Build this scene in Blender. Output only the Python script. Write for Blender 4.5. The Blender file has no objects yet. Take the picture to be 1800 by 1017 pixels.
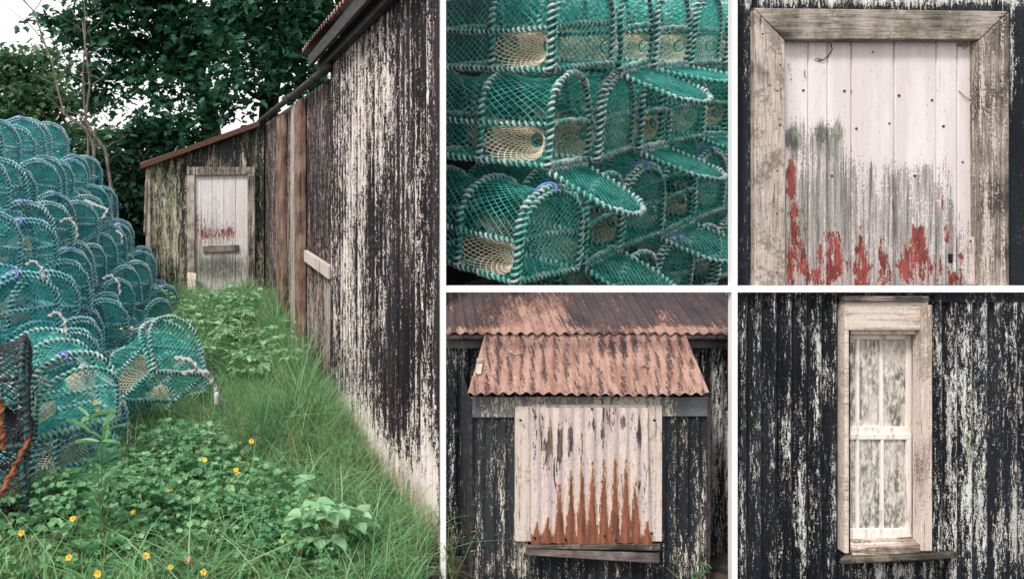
import bpy, math, random
import numpy as np
from mathutils import Matrix, Vector, Euler
R = math.radians
rng = np.random.default_rng(7); random.seed(7)
sc = bpy.context.scene; COL = sc.collection
# ------------------------------------------------------------------ camera, sky, sun, exposure
F = 1300.0; CX = 560.0; CY = 390.0; H = 1.6
cd = bpy.data.cameras.new('camera'); cam = bpy.data.objects.new('camera', cd); COL.objects.link(cam)
cam.location = (0, 0, H); cam.rotation_euler = (R(90), 0, 0)
cd.sensor_width = 36; cd.lens = F/1800*36; cd.shift_x = (900-CX)/1800; cd.shift_y = -(508.5-CY)/1800
cd.clip_end = 2000; cd.clip_start = .05; sc.camera = cam
w = bpy.data.worlds.new('World'); sc.world = w; w.use_nodes = True
nt = w.node_tree; bg = nt.nodes['Background']
sky = nt.nodes.new('ShaderNodeTexSky'); sky.sky_type = 'NISHITA'; sky.sun_disc = False
SUN_EL, SUN_AZ = R(50), R(222)
sky.sun_elevation = SUN_EL; sky.sun_rotation = SUN_AZ; sky.air_density = 1.0; sky.dust_density = 4
mx = nt.nodes.new('ShaderNodeMix'); mx.data_type = 'RGBA'; mx.inputs[0].default_value = .86   # cloud cover over the clear sky
mx.inputs[7].default_value = (9.4, 9.25, 9.3, 1)
nt.links.new(sky.outputs[0], mx.inputs[6]); nt.links.new(mx.outputs[2], bg.inputs[0]); bg.inputs[1].default_value = .082
sl = bpy.data.lights.new('sun', 'SUN'); sl.energy = 1.5; sl.angle = R(11); sl.color = (1, .97, .93)
so = bpy.data.objects.new('sun', sl); COL.objects.link(so)
sd = Vector((math.sin(SUN_AZ)*math.cos(SUN_EL), math.cos(SUN_AZ)*math.cos(SUN_EL), math.sin(SUN_EL)))
so.rotation_euler = sd.to_track_quat('Z', 'Y').to_euler(); so.location = (0, -5, 12)
sc.view_settings.view_transform = 'Standard'; sc.view_settings.look = 'None'
sc.view_settings.exposure = .95; sc.view_settings.gamma = 1

# ------------------------------------------------------------------ helpers
def at(px, py, Y): return np.array(((px-CX)/F*Y, Y, H+(CY-py)/F*Y))
def c(r, g, b):
    f = lambda v: (v/255/12.92 if v/255 <= .04045 else ((v/255+.055)/1.055)**2.4)
    return (f(r), f(g), f(b), 1)
class MB:
    def __init__(s): s.V = []; s.F = []; s.M = []; s.n = 0
    def add(s, V, Fc, mi=0):
        V = np.asarray(V, float).reshape(-1, 3); Fc = np.asarray(Fc, int)
        s.V.append(V); s.F.append(Fc+s.n); s.M.append(np.full(len(Fc), mi)); s.n += len(V)
        return s
    def box(s, x0, x1, y0, y1, z0, z1, mi=0):
        V = [(x, y, z) for z in (z0, z1) for y in (y0, y1) for x in (x0, x1)]
        return s.add(V, [(0,2,3,1), (4,5,7,6), (0,1,5,4), (2,6,7,3), (0,4,6,2), (1,3,7,5)], mi)
    def hexa(s, P, mi=0):   # 8 corners: bottom 4 (ccw) then top 4
        return s.add(P, [(3,2,1,0), (4,5,6,7), (0,1,5,4), (1,2,6,5), (2,3,7,6), (3,0,4,7)], mi)
    def grid(s, U, Wv, fn, mi=0, flip=False):
        u, v = np.meshgrid(U, Wv, indexing='ij'); P = fn(u.ravel(), v.ravel())
        nu, nv = len(U), len(Wv); i, j = np.meshgrid(np.arange(nu-1), np.arange(nv-1), indexing='ij')
        a = (i*nv+j).ravel(); Fc = np.stack([a, a+nv, a+nv+1, a+1], 1)
        return s.add(P, Fc[:, ::-1] if flip else Fc, mi)
    def tube(s, pts, r, sides=6, mi=0, closed=False, rj=None, caps=True):
        P = np.asarray(pts, float); n = len(P)
        if closed: T = np.roll(P, -1, 0)-np.roll(P, 1, 0)
        else: T = np.gradient(P, axis=0)
        T /= np.linalg.norm(T, axis=1)[:, None]+1e-12
        N = np.zeros_like(P); ref = np.array((0, 0, 1.)) if abs(T[0, 2]) < .9 else np.array((1., 0, 0))
        v = np.cross(T[0], ref); v /= np.linalg.norm(v)
        for k in range(n):
            v = v-T[k]*v.dot(T[k]); v /= np.linalg.norm(v)+1e-12; N[k] = v
        B = np.cross(T, N); a = np.arange(sides)*2*np.pi/sides
        rr = np.broadcast_to(np.asarray(r, float), (n,))
        V = P[:, None]+rr[:, None, None]*(np.cos(a)[None, :, None]*N[:, None]+np.sin(a)[None, :, None]*B[:, None])
        m = n if closed else n-1; k, j = np.meshgrid(np.arange(m), np.arange(sides), indexing='ij'); k = k.ravel(); j = j.ravel()
        k2 = (k+1) % n; j2 = (j+1) % sides
        s.add(V.reshape(-1, 3), np.stack([k*sides+j, k*sides+j2, k2*sides+j2, k2*sides+j], 1)[:, ::-1], mi)
        if caps and not closed and sides > 3:
            base = s.n-len(V)*sides
            s.F += [np.array([[base+q for q in range(sides)]]), np.array([[s.n-1-q for q in range(sides)]])]; s.M += [np.array([mi]), np.array([mi])]
        return N, B
    def wrapped(s, pts, r, wr, pitch, mi=(0, 1), closed=False, sides=5, per=8):
        P = np.asarray(pts, float)
        if closed: P = np.vstack([P, P[:1]])
        d = np.r_[0, np.cumsum(np.linalg.norm(np.diff(P, axis=0), axis=1))]; L = d[-1]
        m = max(8, int(L/pitch*per)); q = np.linspace(0, L, m); Q = np.stack([np.interp(q, d, P[:, i]) for i in range(3)], 1)
        s.tube(P, r, 6, mi[0])
        T = np.gradient(Q, axis=0); T /= np.linalg.norm(T, axis=1)[:, None]
        N = np.zeros_like(Q); v = np.cross(T[0], (0.31, .2, .93)); v /= np.linalg.norm(v)
        for k in range(m):
            v = v-T[k]*v.dot(T[k]); v /= np.linalg.norm(v); N[k] = v
        B = np.cross(T, N); th = q/pitch*2*np.pi
        jit = 1+.25*np.sin(q*37)+.15*np.sin(q*91)
        Hx = Q+((r*.9+wr*.35)*jit)[:, None]*(np.cos(th)[:, None]*N+np.sin(th)[:, None]*B)
        s.tube(Hx, wr*(1+.2*np.sin(q*53)), sides, mi[1], caps=False)
    def segs(s, A, Bp, r, mi=0):
        A = np.asarray(A, float); Bp = np.asarray(Bp, float); T = Bp-A; L = np.linalg.norm(T, axis=1); k = L > 1e-6
        A = A[k]; Bp = Bp[k]; T = T[k]/L[k][:, None]; ref = np.where(np.abs(T[:, 2:]) < .8, [[0, 0, 1.]], [[1., 0, 0]])
        N = np.cross(T, ref); N /= np.linalg.norm(N, axis=1)[:, None]; B = np.cross(T, N)
        V = []
        for P in (A, Bp):
            for a in (0, 2.094, 4.189): V.append(P+r*(math.cos(a)*N+math.sin(a)*B))
        V = np.stack(V, 1); n = len(A); o = (np.arange(n)*6)[:, None]
        Fc = np.concatenate([o+np.array([[0, 1, 4, 3]]), o+np.array([[1, 2, 5, 4]]), o+np.array([[2, 0, 3, 5]])])
        s.add(V.reshape(-1, 3), Fc, mi)
    def build(s, name, mats, parent=None, origin=(0, 0, 0), smooth=False, attrs=None, bevel=0, **tagkw):
        V = np.vstack(s.V); A = {k: np.asarray(f(V), np.float32) for k, f in (attrs or {}).items()}
        V = (V-np.asarray(origin)).astype(np.float32)
        me = bpy.data.meshes.new(name); me.vertices.add(len(V)); me.vertices.foreach_set('co', V.ravel())
        idx = np.concatenate([f.ravel() for f in s.F]); tot = np.concatenate([np.full(len(f), f.shape[1]) for f in s.F])
        me.loops.add(len(idx)); me.loops.foreach_set('vertex_index', idx.astype(np.int32))
        me.polygons.add(len(tot)); me.polygons.foreach_set('loop_start', np.r_[0, np.cumsum(tot)[:-1]].astype(np.int32))
        mats = mats if isinstance(mats, (list, tuple)) else [mats]
        for m in mats: me.materials.append(m)
        me.polygons.foreach_set('material_index', np.concatenate(s.M).astype(np.int32))
        me.update(calc_edges=True)
        me.polygons.foreach_set('use_smooth', np.full(len(tot), smooth, bool))
        for k, a in A.items():
            at_ = me.attributes.new(k, 'FLOAT', 'POINT'); at_.data.foreach_set('value', a)
        me.update()
        o = bpy.data.objects.new(name, me); COL.objects.link(o)
        if parent: o.parent = parent
        else: o.location = origin
        if bevel:
            b = o.modifiers.new('bevel', 'BEVEL'); b.width = bevel; b.segments = 2; b.limit_method = 'ANGLE'
        tag(o, **tagkw); return o
def tag(o, label=None, cat=None, group=None, kind=None):
    if label: o['label'] = label
    if cat: o['category'] = cat
    if group: o['group'] = group
    if kind: o['kind'] = kind
    return o
def empty(name, loc, rot=(0, 0, 0), **kw):
    o = bpy.data.objects.new(name, None); COL.objects.link(o); o.location = loc; o.rotation_euler = rot; o.empty_display_size = .1
    return tag(o, **kw)
def copy_tree(o, parent=None):
    k = o.copy(); COL.objects.link(k); k.parent = parent
    for ch in list(o.children): copy_tree(ch, k)
    return k
def blobs(L):      # smooth field from (x, y, rx, ry, amp) bumps
    def f(x, y):
        v = np.zeros_like(x)
        for (a, b, rx, ry, am) in L: v = v+am*np.exp(-((x-a)/rx)**2-((y-b)/ry)**2)
        return v
    return f
# ------------------------------------------------------------------ material helpers
class NT:
    def __init__(s, name):
        s.m = bpy.data.materials.new(name); s.m.use_nodes = True; s.t = s.m.node_tree; s.p = s.t.nodes['Principled BSDF']
        s.p.inputs['Specular IOR Level'].default_value = .2
    def n(s, ty, **kw):
        x = s.t.nodes.new(ty)
        for k, v in kw.items(): setattr(x, k, v)
        return x
    def put(s, sock, v):
        if isinstance(v, bpy.types.NodeSocket): s.t.links.new(v, sock)
        elif v is not None: sock.default_value = v
    def math(s, op, a, b=None, c_=None, clamp=False):
        x = s.n('ShaderNodeMath', operation=op, use_clamp=clamp); s.put(x.inputs[0], a); s.put(x.inputs[1], b); s.put(x.inputs[2], c_)
        return x.outputs[0]
    def mix(s, f, a, b, bt='MIX'):
        x = s.n('ShaderNodeMix', data_type='RGBA', blend_type=bt); s.put(x.inputs[0], f); s.put(x.inputs[6], a); s.put(x.inputs[7], b)
        return x.outputs[2]
    def noise(s, sc_, detail=4, rough=.6, scale=1, off=(0, 0, 0)):
        tc = s.n('ShaderNodeTexCoord'); mp = s.n('ShaderNodeMapping'); mp.inputs['Scale'].default_value = sc_; mp.inputs['Location'].default_value = off
        s.put(mp.inputs[0], tc.outputs['Object']); x = s.n('ShaderNodeTexNoise'); x.inputs['Scale'].default_value = scale
        x.inputs['Detail'].default_value = detail; x.inputs['Roughness'].default_value = rough; s.put(x.inputs['Vector'], mp.outputs[0])
        return x.outputs[0]
    def attr(s, name): return s.n('ShaderNodeAttribute', attribute_name=name).outputs['Fac']
    def step(s, v, lo, hi):
        x = s.n('ShaderNodeMapRange', interpolation_type='SMOOTHSTEP'); s.put(x.inputs[0], v); s.put(x.inputs[1], lo); s.put(x.inputs[2], hi)
        return x.outputs[0]
    def bump(s, h, strength=.5, dist=.005):
        x = s.n('ShaderNodeBump'); x.inputs['Strength'].default_value = strength; x.inputs['Distance'].default_value = dist
        s.put(x.inputs['Height'], h); s.put(s.p.inputs['Normal'], x.outputs[0])
    def done(s, col, rough=.85): s.put(s.p.inputs['Base Color'], col); s.put(s.p.inputs['Roughness'], rough); return s.m

def flake_mat(name, dark, dark2, light, light2, moss=c(150,170,130), rust=c(150,88,62), k=1.0, off=0, rough=.75, sw=.02, s1=None, s2=None):
    """paint flaking off iron: 'wear' decides how much pale shows, 'rust' and 'moss' add their own patches"""
    n = NT(name); o = (off, off*1.7, off*.6)
    n1 = n.noise(s1 or (24*k, 24*k, 2.2*k), 6, .68, off=o); n2 = n.noise(s2 or (90*k, 90*k, 17*k), 5, .75, off=o); n3 = n.noise((190*k, 190*k, 110*k), 4, .75, off=o)
    v = n.math('ADD', n.math('ADD', n.math('MULTIPLY', n1, .30), n.math('MULTIPLY', n2, .36)), n.math('MULTIPLY', n3, .34))
    wear = n.attr('wear'); thr = n.math('MULTIPLY_ADD', wear, -.32, .66)
    m = n.step(n.math('SUBTRACT', v, thr), 0.0, sw)
    big = n.noise((5, 5, .8), 4, .6, off=o); fine = n.noise((220, 220, 60), 3, .7, off=o)
    dk = n.mix(n.step(n.math('ADD', big, n.math('MULTIPLY', n.math('SUBTRACT', fine, .5), .6)), .35, .68), dark, dark2)
    rn = n.math('ADD', n.math('MULTIPLY', n.noise((40*k, 40*k, 9*k), 5, .65, off=(3, off, 1)), .8), n.math('MULTIPLY', n3, .2))
    rm = n.step(n.math('ADD', rn, n.math('MULTIPLY', n.attr('rust'), .5)), .74, .80)
    rcol = n.mix(n.noise((60, 60, 20), 4, .7), rust, tuple(x*.45 for x in rust[:3])+(1,))
    lt = n.mix(n.step(n.noise((9, 9, 2.5), 4, .65, off=(off, 5, 2)), .4, .65), light, light2)
    lt = n.mix(n.math('MULTIPLY', n.step(fine, .54, .72), .4), lt, tuple(x*.5 for x in light2[:3])+(1,))
    ms = n.step(n.math('ADD', n.noise((14, 14, 4), 4, .7, off=(9, off, 4)), n.math('MULTIPLY', n.attr('moss'), .5)), .66, .78)
    lt = n.mix(n.math('MULTIPLY', ms, .75), lt, moss)
    col = n.mix(rm, dk, rcol); col = n.mix(m, col, lt)
    # rusty rims where the paint lifts
    rim = n.math('SUBTRACT', n.step(n.math('SUBTRACT', v, thr), -.012, 0.0), m, clamp=True)
    col = n.mix(n.math('MULTIPLY', rim, .45), col, tuple(x*.5 for x in rust[:3])+(1,))
    st = n.step(n.math('ADD', n.math('MULTIPLY', n.noise((30*k, 30*k, 9*k), 5, .7, off=(off, 2, 8)), .5), n.math('MULTIPLY', n.attr('stain'), .5)), .34, .62)
    col = n.mix(n.math('MULTIPLY', st, .6), col, n.mix(n.step(n2, .4, .6), c(206,172,136), c(132,92,64)))
    n.bump(n.math('ADD', n.math('MULTIPLY', m, .7), n.math('MULTIPLY', fine, .5)), .6, .0024)
    return n.done(col, n.math('MULTIPLY_ADD', m, .15, rough-.1))
def wood_mat(name, base, dark, pale, ax='z', lichen=None, off=0, amt=.5, k=1.0, paint=None):
    n = NT(name); s = {'z': (55, 55, 2.2), 'x': (2.2, 55, 55), 'y': (55, 2.2, 55)}[ax]; s = tuple(q*k for q in s)
    o = (off, off*.7, off*1.3); g = n.noise(s, 6, .72, off=o); g2 = n.noise(tuple(q*3.2 for q in s), 4, .7, off=o); b = n.noise((4, 4, 4), 5, .65, off=o)
    col = n.mix(n.step(g, .36, .62), dark, base); col = n.mix(n.step(b, .45-.2*amt, .7-.2*amt), col, n.mix(n.step(g2, .36, .56), base, pale))
    if lichen:
        l = n.step(n.math('ADD', n.math('MULTIPLY', n.noise((7, 7, 7), 3, .6, off=(5, off, 2)), .6), n.math('MULTIPLY', n.noise((70, 70, 70), 4, .7, off=o), .4)), .51, .57)
        col = n.mix(n.math('MULTIPLY', l, .7), col, lichen)
    if paint:
        pm = n.step(n.math('ADD', n.math('MULTIPLY', n.noise(tuple(q*.7 for q in s), 6, .75, off=(2, off, 7)), .7), n.math('MULTIPLY', n.noise((90, 90, 90), 3, .7), .3)), paint[1], paint[1]+.03)
        col = n.mix(pm, col, paint[0])
    crack = n.step(n.noise(tuple(q*1.4 for q in s), 6, .85, off=(1, off, 3)), .365, .415)
    col = n.mix(crack, tuple(x*.3 for x in dark[:3])+(1,), col)
    sp = n.step(n.noise((140, 140, 140), 2, .6), .64, .70); col = n.mix(n.math('MULTIPLY', sp, .7), col, dark)
    n.bump(n.math('ADD', n.math('ADD', g, g2), n.math('MULTIPLY', crack, .8)), .5, .003)
    return n.done(col, .88)
def plain(name, col, col2=None, sc_=(20, 20, 20), rough=.8, spec=.3, bump=0):
    n = NT(name); n.p.inputs['Specular IOR Level'].default_value = spec
    ns = n.noise(sc_, 4, .65); o = n.mix(n.step(ns, .35, .65), col, col2 or tuple(x*.6 for x in col[:3])+(1,))
    if bump: n.bump(ns, bump, .004)
    return n.done(o, rough)
def leaf_mat(name, a, b, d, trans=.3, k=1.2, rough=.6):
    n = NT(name); gi = n.n('ShaderNodeNewGeometry'); r = gi.outputs['Random Per Island']
    big = n.step(n.noise((k, k, k), 3, .6), .38, .62)
    col = n.mix(big, a, b); col = n.mix(n.step(r, .45, 1), col, d); col = n.mix(n.math('MULTIPLY', n.step(n.math('FRACT', n.math('MULTIPLY', r, 17.3)), .5, 1), .5), col, tuple(x*.4 for x in a[:3])+(1,))
    n.done(col, rough); tr = n.n('ShaderNodeBsdfTranslucent'); n.put(tr.inputs[0], col); ms = n.n('ShaderNodeMixShader'); ms.inputs[0].default_value = trans
    out = n.t.nodes['Material Output']; n.put(ms.inputs[1], n.p.outputs[0]); n.put(ms.inputs[2], tr.outputs[0]); n.put(out.inputs[0], ms.outputs[0])
    return n.m
DARK, DARK2 = c(14,19,26), c(36,43,50)
M = {}
M['side'] = flake_mat('flaking_side_iron', c(22,20,25), c(52,47,50), c(226,215,209), c(192,180,174), k=.75, rust=c(120,84,66), off=1)
M['far'] = flake_mat('flaking_far_iron', c(22,22,28), c(50,45,48), c(178,162,156), c(146,130,124), k=1.2, off=4)
M['gable'] = flake_mat('flaking_gable_iron', c(28,32,38), c(56,58,56), c(190,184,166), c(160,160,130), moss=c(126,140,96), k=.5, off=7)
M['navy'] = flake_mat('flaking_navy_iron', DARK, DARK2, c(220,221,215), c(184,187,182), moss=c(140,164,134), k=1.35, off=11, rust=c(140,90,70))
M['navy_porch'] = flake_mat('flaking_porch_iron', c(24,30,36), c(50,56,60), c(220,216,202), c(188,184,168), moss=c(158,164,118), k=1.35, off=15)
M['roof'] = flake_mat('rusty_roof_iron', c(84,77,80), c(62,58,64), c(172,139,125), c(148,113,100), moss=c(190,160,140), rust=c(116,74,66), k=.55, off=20, rough=.95, sw=.10, s1=(30, 3.0, 3.0), s2=(90, 14, 14))
M['sheet'] = flake_mat('white_board_iron', c(54,52,62), c(150,128,132), c(226,218,214), c(206,188,190), rust=c(170,92,62), k=.55, off=25, sw=.05)
M['cream'] = wood_mat('cream_painted_wood', c(186,170,158), c(108,94,86), c(214,200,188), 'z', off=2, amt=.8, lichen=c(150,136,122), paint=(c(216,202,192), .495))
M['creamx'] = wood_mat('cream_painted_board', c(190,172,158), c(116,100,90), c(218,204,192), 'x', off=3, amt=.8, paint=(c(220,206,194), .49))
M['frame_z'] = wood_mat('weathered_jamb_wood', c(166,152,142), c(70,60,56), c(204,192,182), 'z', off=5, lichen=c(120,108,96), amt=.6)
M['frame_z2'] = wood_mat('grey_jamb_wood', c(108,98,92), c(40,34,34), c(170,158,148), 'z', off=9, amt=.3, paint=(c(204,192,180), .53))
M['frame_x'] = wood_mat('lichened_header_wood', c(136,128,118), c(50,46,42), c(190,180,168), 'x', off=6, lichen=c(112,108,88), amt=.5)
M['silver'] = wood_mat('grey_old_wood', c(104,94,90), c(40,36,36), c(160,148,140), 'x', off=8, amt=.4)
M['lichsill'] = wood_mat('mossy_sill_wood', c(70,64,58), c(34,31,30), c(120,112,100), 'x', off=12, lichen=c(140,132,114), amt=.2)
M['dirty'] = wood_mat('dirty_cream_wood', c(170,152,138), c(84,72,64), c(206,190,176), 'x', off=22, amt=.6, paint=(c(218,204,192), .52))
M['orange'] = wood_mat('orange_brown_wood', c(130,100,84), c(56,44,40), c(160,138,124), 'z', off=13, amt=.3)
M['flakeboard'] = wood_mat('half_painted_board', c(110,96,92), c(44,38,40), c(150,134,124), 'z', off=17, paint=(c(206,192,180), .49))
M['white'] = plain('white_gloss_paint', c(243,243,243), c(236,236,236), (3, 3, 3), .5, .3)
M['gutter'] = plain('black_iron_gutter', c(40,38,44), c(74,66,66), (10, 10, 30), .6)
M['metalgrey'] = flake_mat('grey_flashing', c(84,88,92), c(110,112,114), c(188,182,172), c(160,160,148), k=.6, off=31)
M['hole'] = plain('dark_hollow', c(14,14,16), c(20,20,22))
M['iron'] = plain('rusty_iron', c(110,72,52), c(54,40,36), (60, 60, 60), .8, bump=.3)
M['soil'] = plain('soil', c(84,74,66), c(50,44,40), (14, 14, 14), 1, .1, bump=.5)
M['stone'] = plain('pale_stone', c(150,140,126), c(92,86,80), (16, 16, 16), .95, .2, bump=.6)
M['bark'] = plain('tree_bark', c(52,50,44), c(28,28,28), (12, 12, 2), .95, .1, bump=.6)
M['palebark'] = plain('pale_twig_bark', c(132,120,112), c(90,84,78), (20, 20, 6), .9, .1)
M['net'] = plain('teal_net_twine', c(92,208,194), c(28,138,132), (9, 9, 9), .6)
M['net_b'] = plain('blue_net_twine', c(70,190,188), c(26,126,134), (9, 9, 9), .6)
M['bar'] = plain('teal_frame_core', c(34,120,112), c(24,84,84), (15, 15, 15), .7)
def rope_mat(name, a, b, d):
    n = NT(name); oi = n.n('ShaderNodeObjectInfo').outputs['Random']; ns = n.noise((22, 22, 22), 4, .7); n2 = n.noise((6, 6, 6), 3, .6, off=(4, 4, 4))
    col = n.mix(n.step(ns, .4, .6), a, b); col = n.mix(n.math('MULTIPLY', n.step(n.math('ADD', n2, n.math('MULTIPLY_ADD', oi, .24, -.12)), .50, .64), .85), col, d)
    return n.done(col, .85)
M['rope'] = rope_mat('pale_wrapping_rope', c(192,204,200), c(130,166,162), c(78,164,150))
M['rope_b'] = rope_mat('blue_wrapping_rope', c(160,200,208), c(96,156,168), c(192,200,202))
M['rope_g'] = plain('green_wrapping_rope', c(70,160,146), c(50,122,118), (18, 18, 18), .85)
M['rope_w'] = plain('bleached_rope', c(196,190,184), c(160,160,164), (30, 30, 30), .85)
M['cnet'] = plain('cream_net_twine', c(255,244,222), c(244,226,196), (8, 8, 8), .7)
M['knet'] = plain('black_net_twine', c(64,62,66), c(44,42,46), (12, 12, 12), .7)
M['krope'] = plain('dark_wrapping_rope', c(84,80,84), c(52,48,52), (22, 22, 22), .85)
M['orope'] = plain('orange_wrapping_rope', c(150,88,58), c(96,58,42), (22, 22, 22), .85)
M['clip'] = plain('violet_rubber_hook', c(104,112,190), c(80,86,160), rough=.4, spec=.5)
M['grass'] = leaf_mat('grass_blades', c(92,148,100), c(132,184,126), (.53,.72,.40,1), .48, 2.2)
M['straw'] = leaf_mat('dry_grass', c(170,158,110), c(140,140,90), c(190,170,130), .3)
M['weed'] = leaf_mat('weed_leaves', c(92,148,106), c(128,182,130), c(172,212,158), .45, 3)
M['bramble'] = leaf_mat('pale_bramble_leaves', c(140,188,142), c(166,208,160), c(190,222,176), .35, 3)
M['stem'] = plain('plant_stem', c(84,112,72), c(96,80,66))
M['petal'] = plain('yellow_petals', c(226,198,66), c(206,168,44), rough=.5)
M['pinkp'] = plain('pinkish_petals', c(222,190,160), c(190,140,110), rough=.6)
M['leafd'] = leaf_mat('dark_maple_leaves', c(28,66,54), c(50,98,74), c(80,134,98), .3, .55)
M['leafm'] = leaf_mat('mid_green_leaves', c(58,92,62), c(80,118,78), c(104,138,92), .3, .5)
M['leafk'] = leaf_mat('deep_green_leaves', c(24,52,44), c(36,72,56), c(54,92,66), .25, .6)  # darkest of the leaf greens, for undergrowth and low bushes

# ------------------------------------------------------------------ ground
wallX = lambda Y: 1.323-.198*Y
def gz(X, Y):
    X = np.asarray(X, float); Y = np.asarray(Y, float); t = np.clip((Y-5.6)/5.2, 0, 1)
    return .46*t*t*(3-2*t)
gx = np.r_[-400, -120, -40, -15, np.linspace(-8, 6, 90), 12, 40, 120, 400]
gy = np.r_[-60, -15, -3, np.linspace(0, 20, 120), 30, 60, 150, 500, 1200]
g = MB(); g.grid(gx, gy, lambda x, y: np.stack([x, y, gz(x, y)+np.where((np.abs(x) < 8) & (y < 20) & (x < .5), .012*np.sin(x*9+y*3)*np.cos(y*7), 0)-.004], 1))
g.build('ground', M['soil'], smooth=True, kind='structure')

# ------------------------------------------------------------------ corrugated sheet
def corr(mb, U, Z, P, pitch, amp, mi=0, phase=0, nz=24, per=10, ztop=None, flip=False):
    """wave along u; P(u, z, relief) -> xyz"""
    us = np.linspace(U[0], U[1], max(3, int((U[1]-U[0])/pitch*per)))
    ts = np.linspace(0, 1, nz)
    def fn(u, t):
        top = ztop(u) if ztop else Z[1]
        z = Z[0]+(top-Z[0])*t
        return P(u, z, amp*np.sin(2*np.pi*u/pitch+phase))
    mb.grid(us, ts, fn, mi, flip)

# ================================================================== PLACE 1: shed along the path
nrm = np.array((-.981, -.194)); shed0 = np.array((.25, 7.0, 0.0))
def Pw(off): return lambda y, z, r: np.stack([wallX(y)+nrm[0]*(r+off), y+nrm[1]*(r+off), z], 1)
shed = empty('tin_shed', shed0, label='long black tin shed with flaking white paint running beside the grass path', cat='shed')
m = MB(); ph = lambda y: np.sin(2*np.pi*y/.088)
corr(m, (3.64, 6.13), (-.03, 2.97), Pw(0), .088, .015, nz=60, flip=True)
yy = lambda V: V[:, 1]
f1 = blobs([(4.6, .15, 1.3, .22, .20), (5.7, .9, .4, .9, .10), (5.3, 2.2, .6, .9, .15), (5.2, 1.1, .5, .6, .10), (4.6, 2.4, .35, .5, .12), (4.1, 1.6, .25, .7, .10), (3.8, .2, .3, .5, .2), (5.4, .1, 1.5, .12, .2), (4.25, .9, .18, .5, -.12), (4.9, 1.45, .1, .5, -.2), (5.3, 1.25, .1, .35, -.15)])
wear_side = lambda V: .34+f1(V[:, 1], V[:, 2])+.10*ph(V[:, 1])  # flaking favours the ridges; also paints in the flutes' light and dark
rust_side = lambda V: .95*np.exp(-np.clip(V[:, 2], 0, 9)**2/.022)*(.55+.45*np.sin(V[:, 1]*11)**2)
m.build('side_wall', M['side'], shed, shed0, True, dict(wear=wear_side, rust=lambda V: rust_side(V)*.8, stain=lambda V: .55*np.exp(-np.clip(V[:, 2], 0, 9)**2/.03)+.25*np.exp(-np.clip(V[:, 2], 0, 9)**2/.25)-.1))
m = MB(); m2 = Pw(-.05)
corr(m, (6.13, 10.82), (.0, 2.9), m2, .076, .009, nz=60, flip=True, ztop=lambda y: 2.83+(y-6.13)*.045)
f2 = blobs([(8.5, 1.5, .5, 1.6, .10), (7.2, .7, .7, .4, .14), (6.4, .8, .3, .4, .2), (9.7, 1.6, .5, 1.2, .05)])
m.build('side_wall', M['far'], shed, shed0, True, dict(wear=lambda V: .42+f2(V[:, 1], V[:, 2]), rust=lambda V: .22+0*V[:, 0]))
m = MB()
for z in (.62, 1.62, 2.62):
    for q in np.arange(3.74, 6.1, .176):
        if rng.random() < .85:
            p = Pw(.017)(np.array([q]), np.array([z+rng.normal()*.01]), 0)[0]; m.tube([p+nrm_[0]*.006 for nrm_ in (np.array([[-.981, -.194, 0]]),)]+[p-np.array((-.981, -.194, 0))*.004], [.006, .009], 6)
m.build('nail_heads', M['iron'], shed, shed0, True)
# return between the two wall planes
m = MB(); a = Pw(.012)(np.array([6.13]*2), np.array([0, 2.97]), 0); b = Pw(-.06)(np.array([6.135]*2), np.array([0, 2.97]), 0)
m.add([a[0], a[1], b[1], b[0]], [(0, 1, 2, 3)]); m.build('sheet_edge', M['gutter'], shed, shed0)
def wall_board(y0, y1, z0, z1, o0, o1, mat, name, tilt=0):
    m = MB(); P = []
    for zz in (z0, z1):
        for (y, o) in ((y0, o0), (y1, o0), (y1, o1), (y0, o1)):
            P.append(Pw(o)(np.array([y+(tilt if zz == z1 else 0)]), np.array([zz+(0 if tilt or y == y0 else 0)]), 0)[0])
    m.hexa(P); return m.build(name, mat, shed, shed0, bevel=.004)
wall_board(8.75, 9.33, .2, 2.90, -.035, .012, M['orange'], 'timber_post')
wall_board(7.84, 8.19, .1, 2.87, -.035, .012, M['flakeboard'], 'cover_board')
wall_board(7.50, 7.80, .1, 2.85, -.035, .03, M['orange'], 'timber_post')
# slanted white board nailed on the side
m = MB(); P = [Pw(o)(np.array([y]), np.array([z]), 0)[0] for (y, z, o) in ((6.22, 1.12, -.03), (7.36, 1.21, -.03), (7.36, 1.21, .012), (6.22, 1.12, .012), (6.22, 1.23, -.03), (7.36, 1.32, -.03), (7.36, 1.32, .012), (6.22, 1.23, .012))]
m.hexa(P); m.build('nailed_board', M['cream'], shed, shed0, bevel=.004, label='white board nailed at a slant')
# main roof: eave overhang with corrugated lip, fascia
m = MB(); sl_ = .5
def roofP(y, t, r):   # t 0 at eave, up to the right
    d = -.19+t; return np.stack([wallX(y)+d, y+d*.0, 3.08+(d+.19)*sl_+r+.012*np.sin(y*2.3)], 1)
corr(m, (3.6, 6.5), (0, .85), roofP, .088, .022, nz=5)
m.build('roof', M['roof'], shed, shed0, True, dict(wear=lambda V: .8+.3*np.sin(V[:, 1]*3)))
m = MB()
for (o, z0, z1, t) in ((.15, 2.93, 3.03, .03), (.07, 2.89, 2.99, .06)):
    P = [Pw(oo)(np.array([y]), np.array([z]), 0)[0] for z in (z0, z1) for (y, oo) in ((3.62, o-t), (6.40, o-t), (6.40, o), (3.62, o))]; m.hexa(P)
m.build('fascia_board', M['gutter'], shed, shed0, bevel=.004)
m = MB()
yy_ = np.linspace(6.0, 10.95, 14); m.tube([Pw(.04)(np.array([y]), np.array([2.86+(y-6.0)*.044]), 0)[0] for y in yy_], .036, 10)
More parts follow.
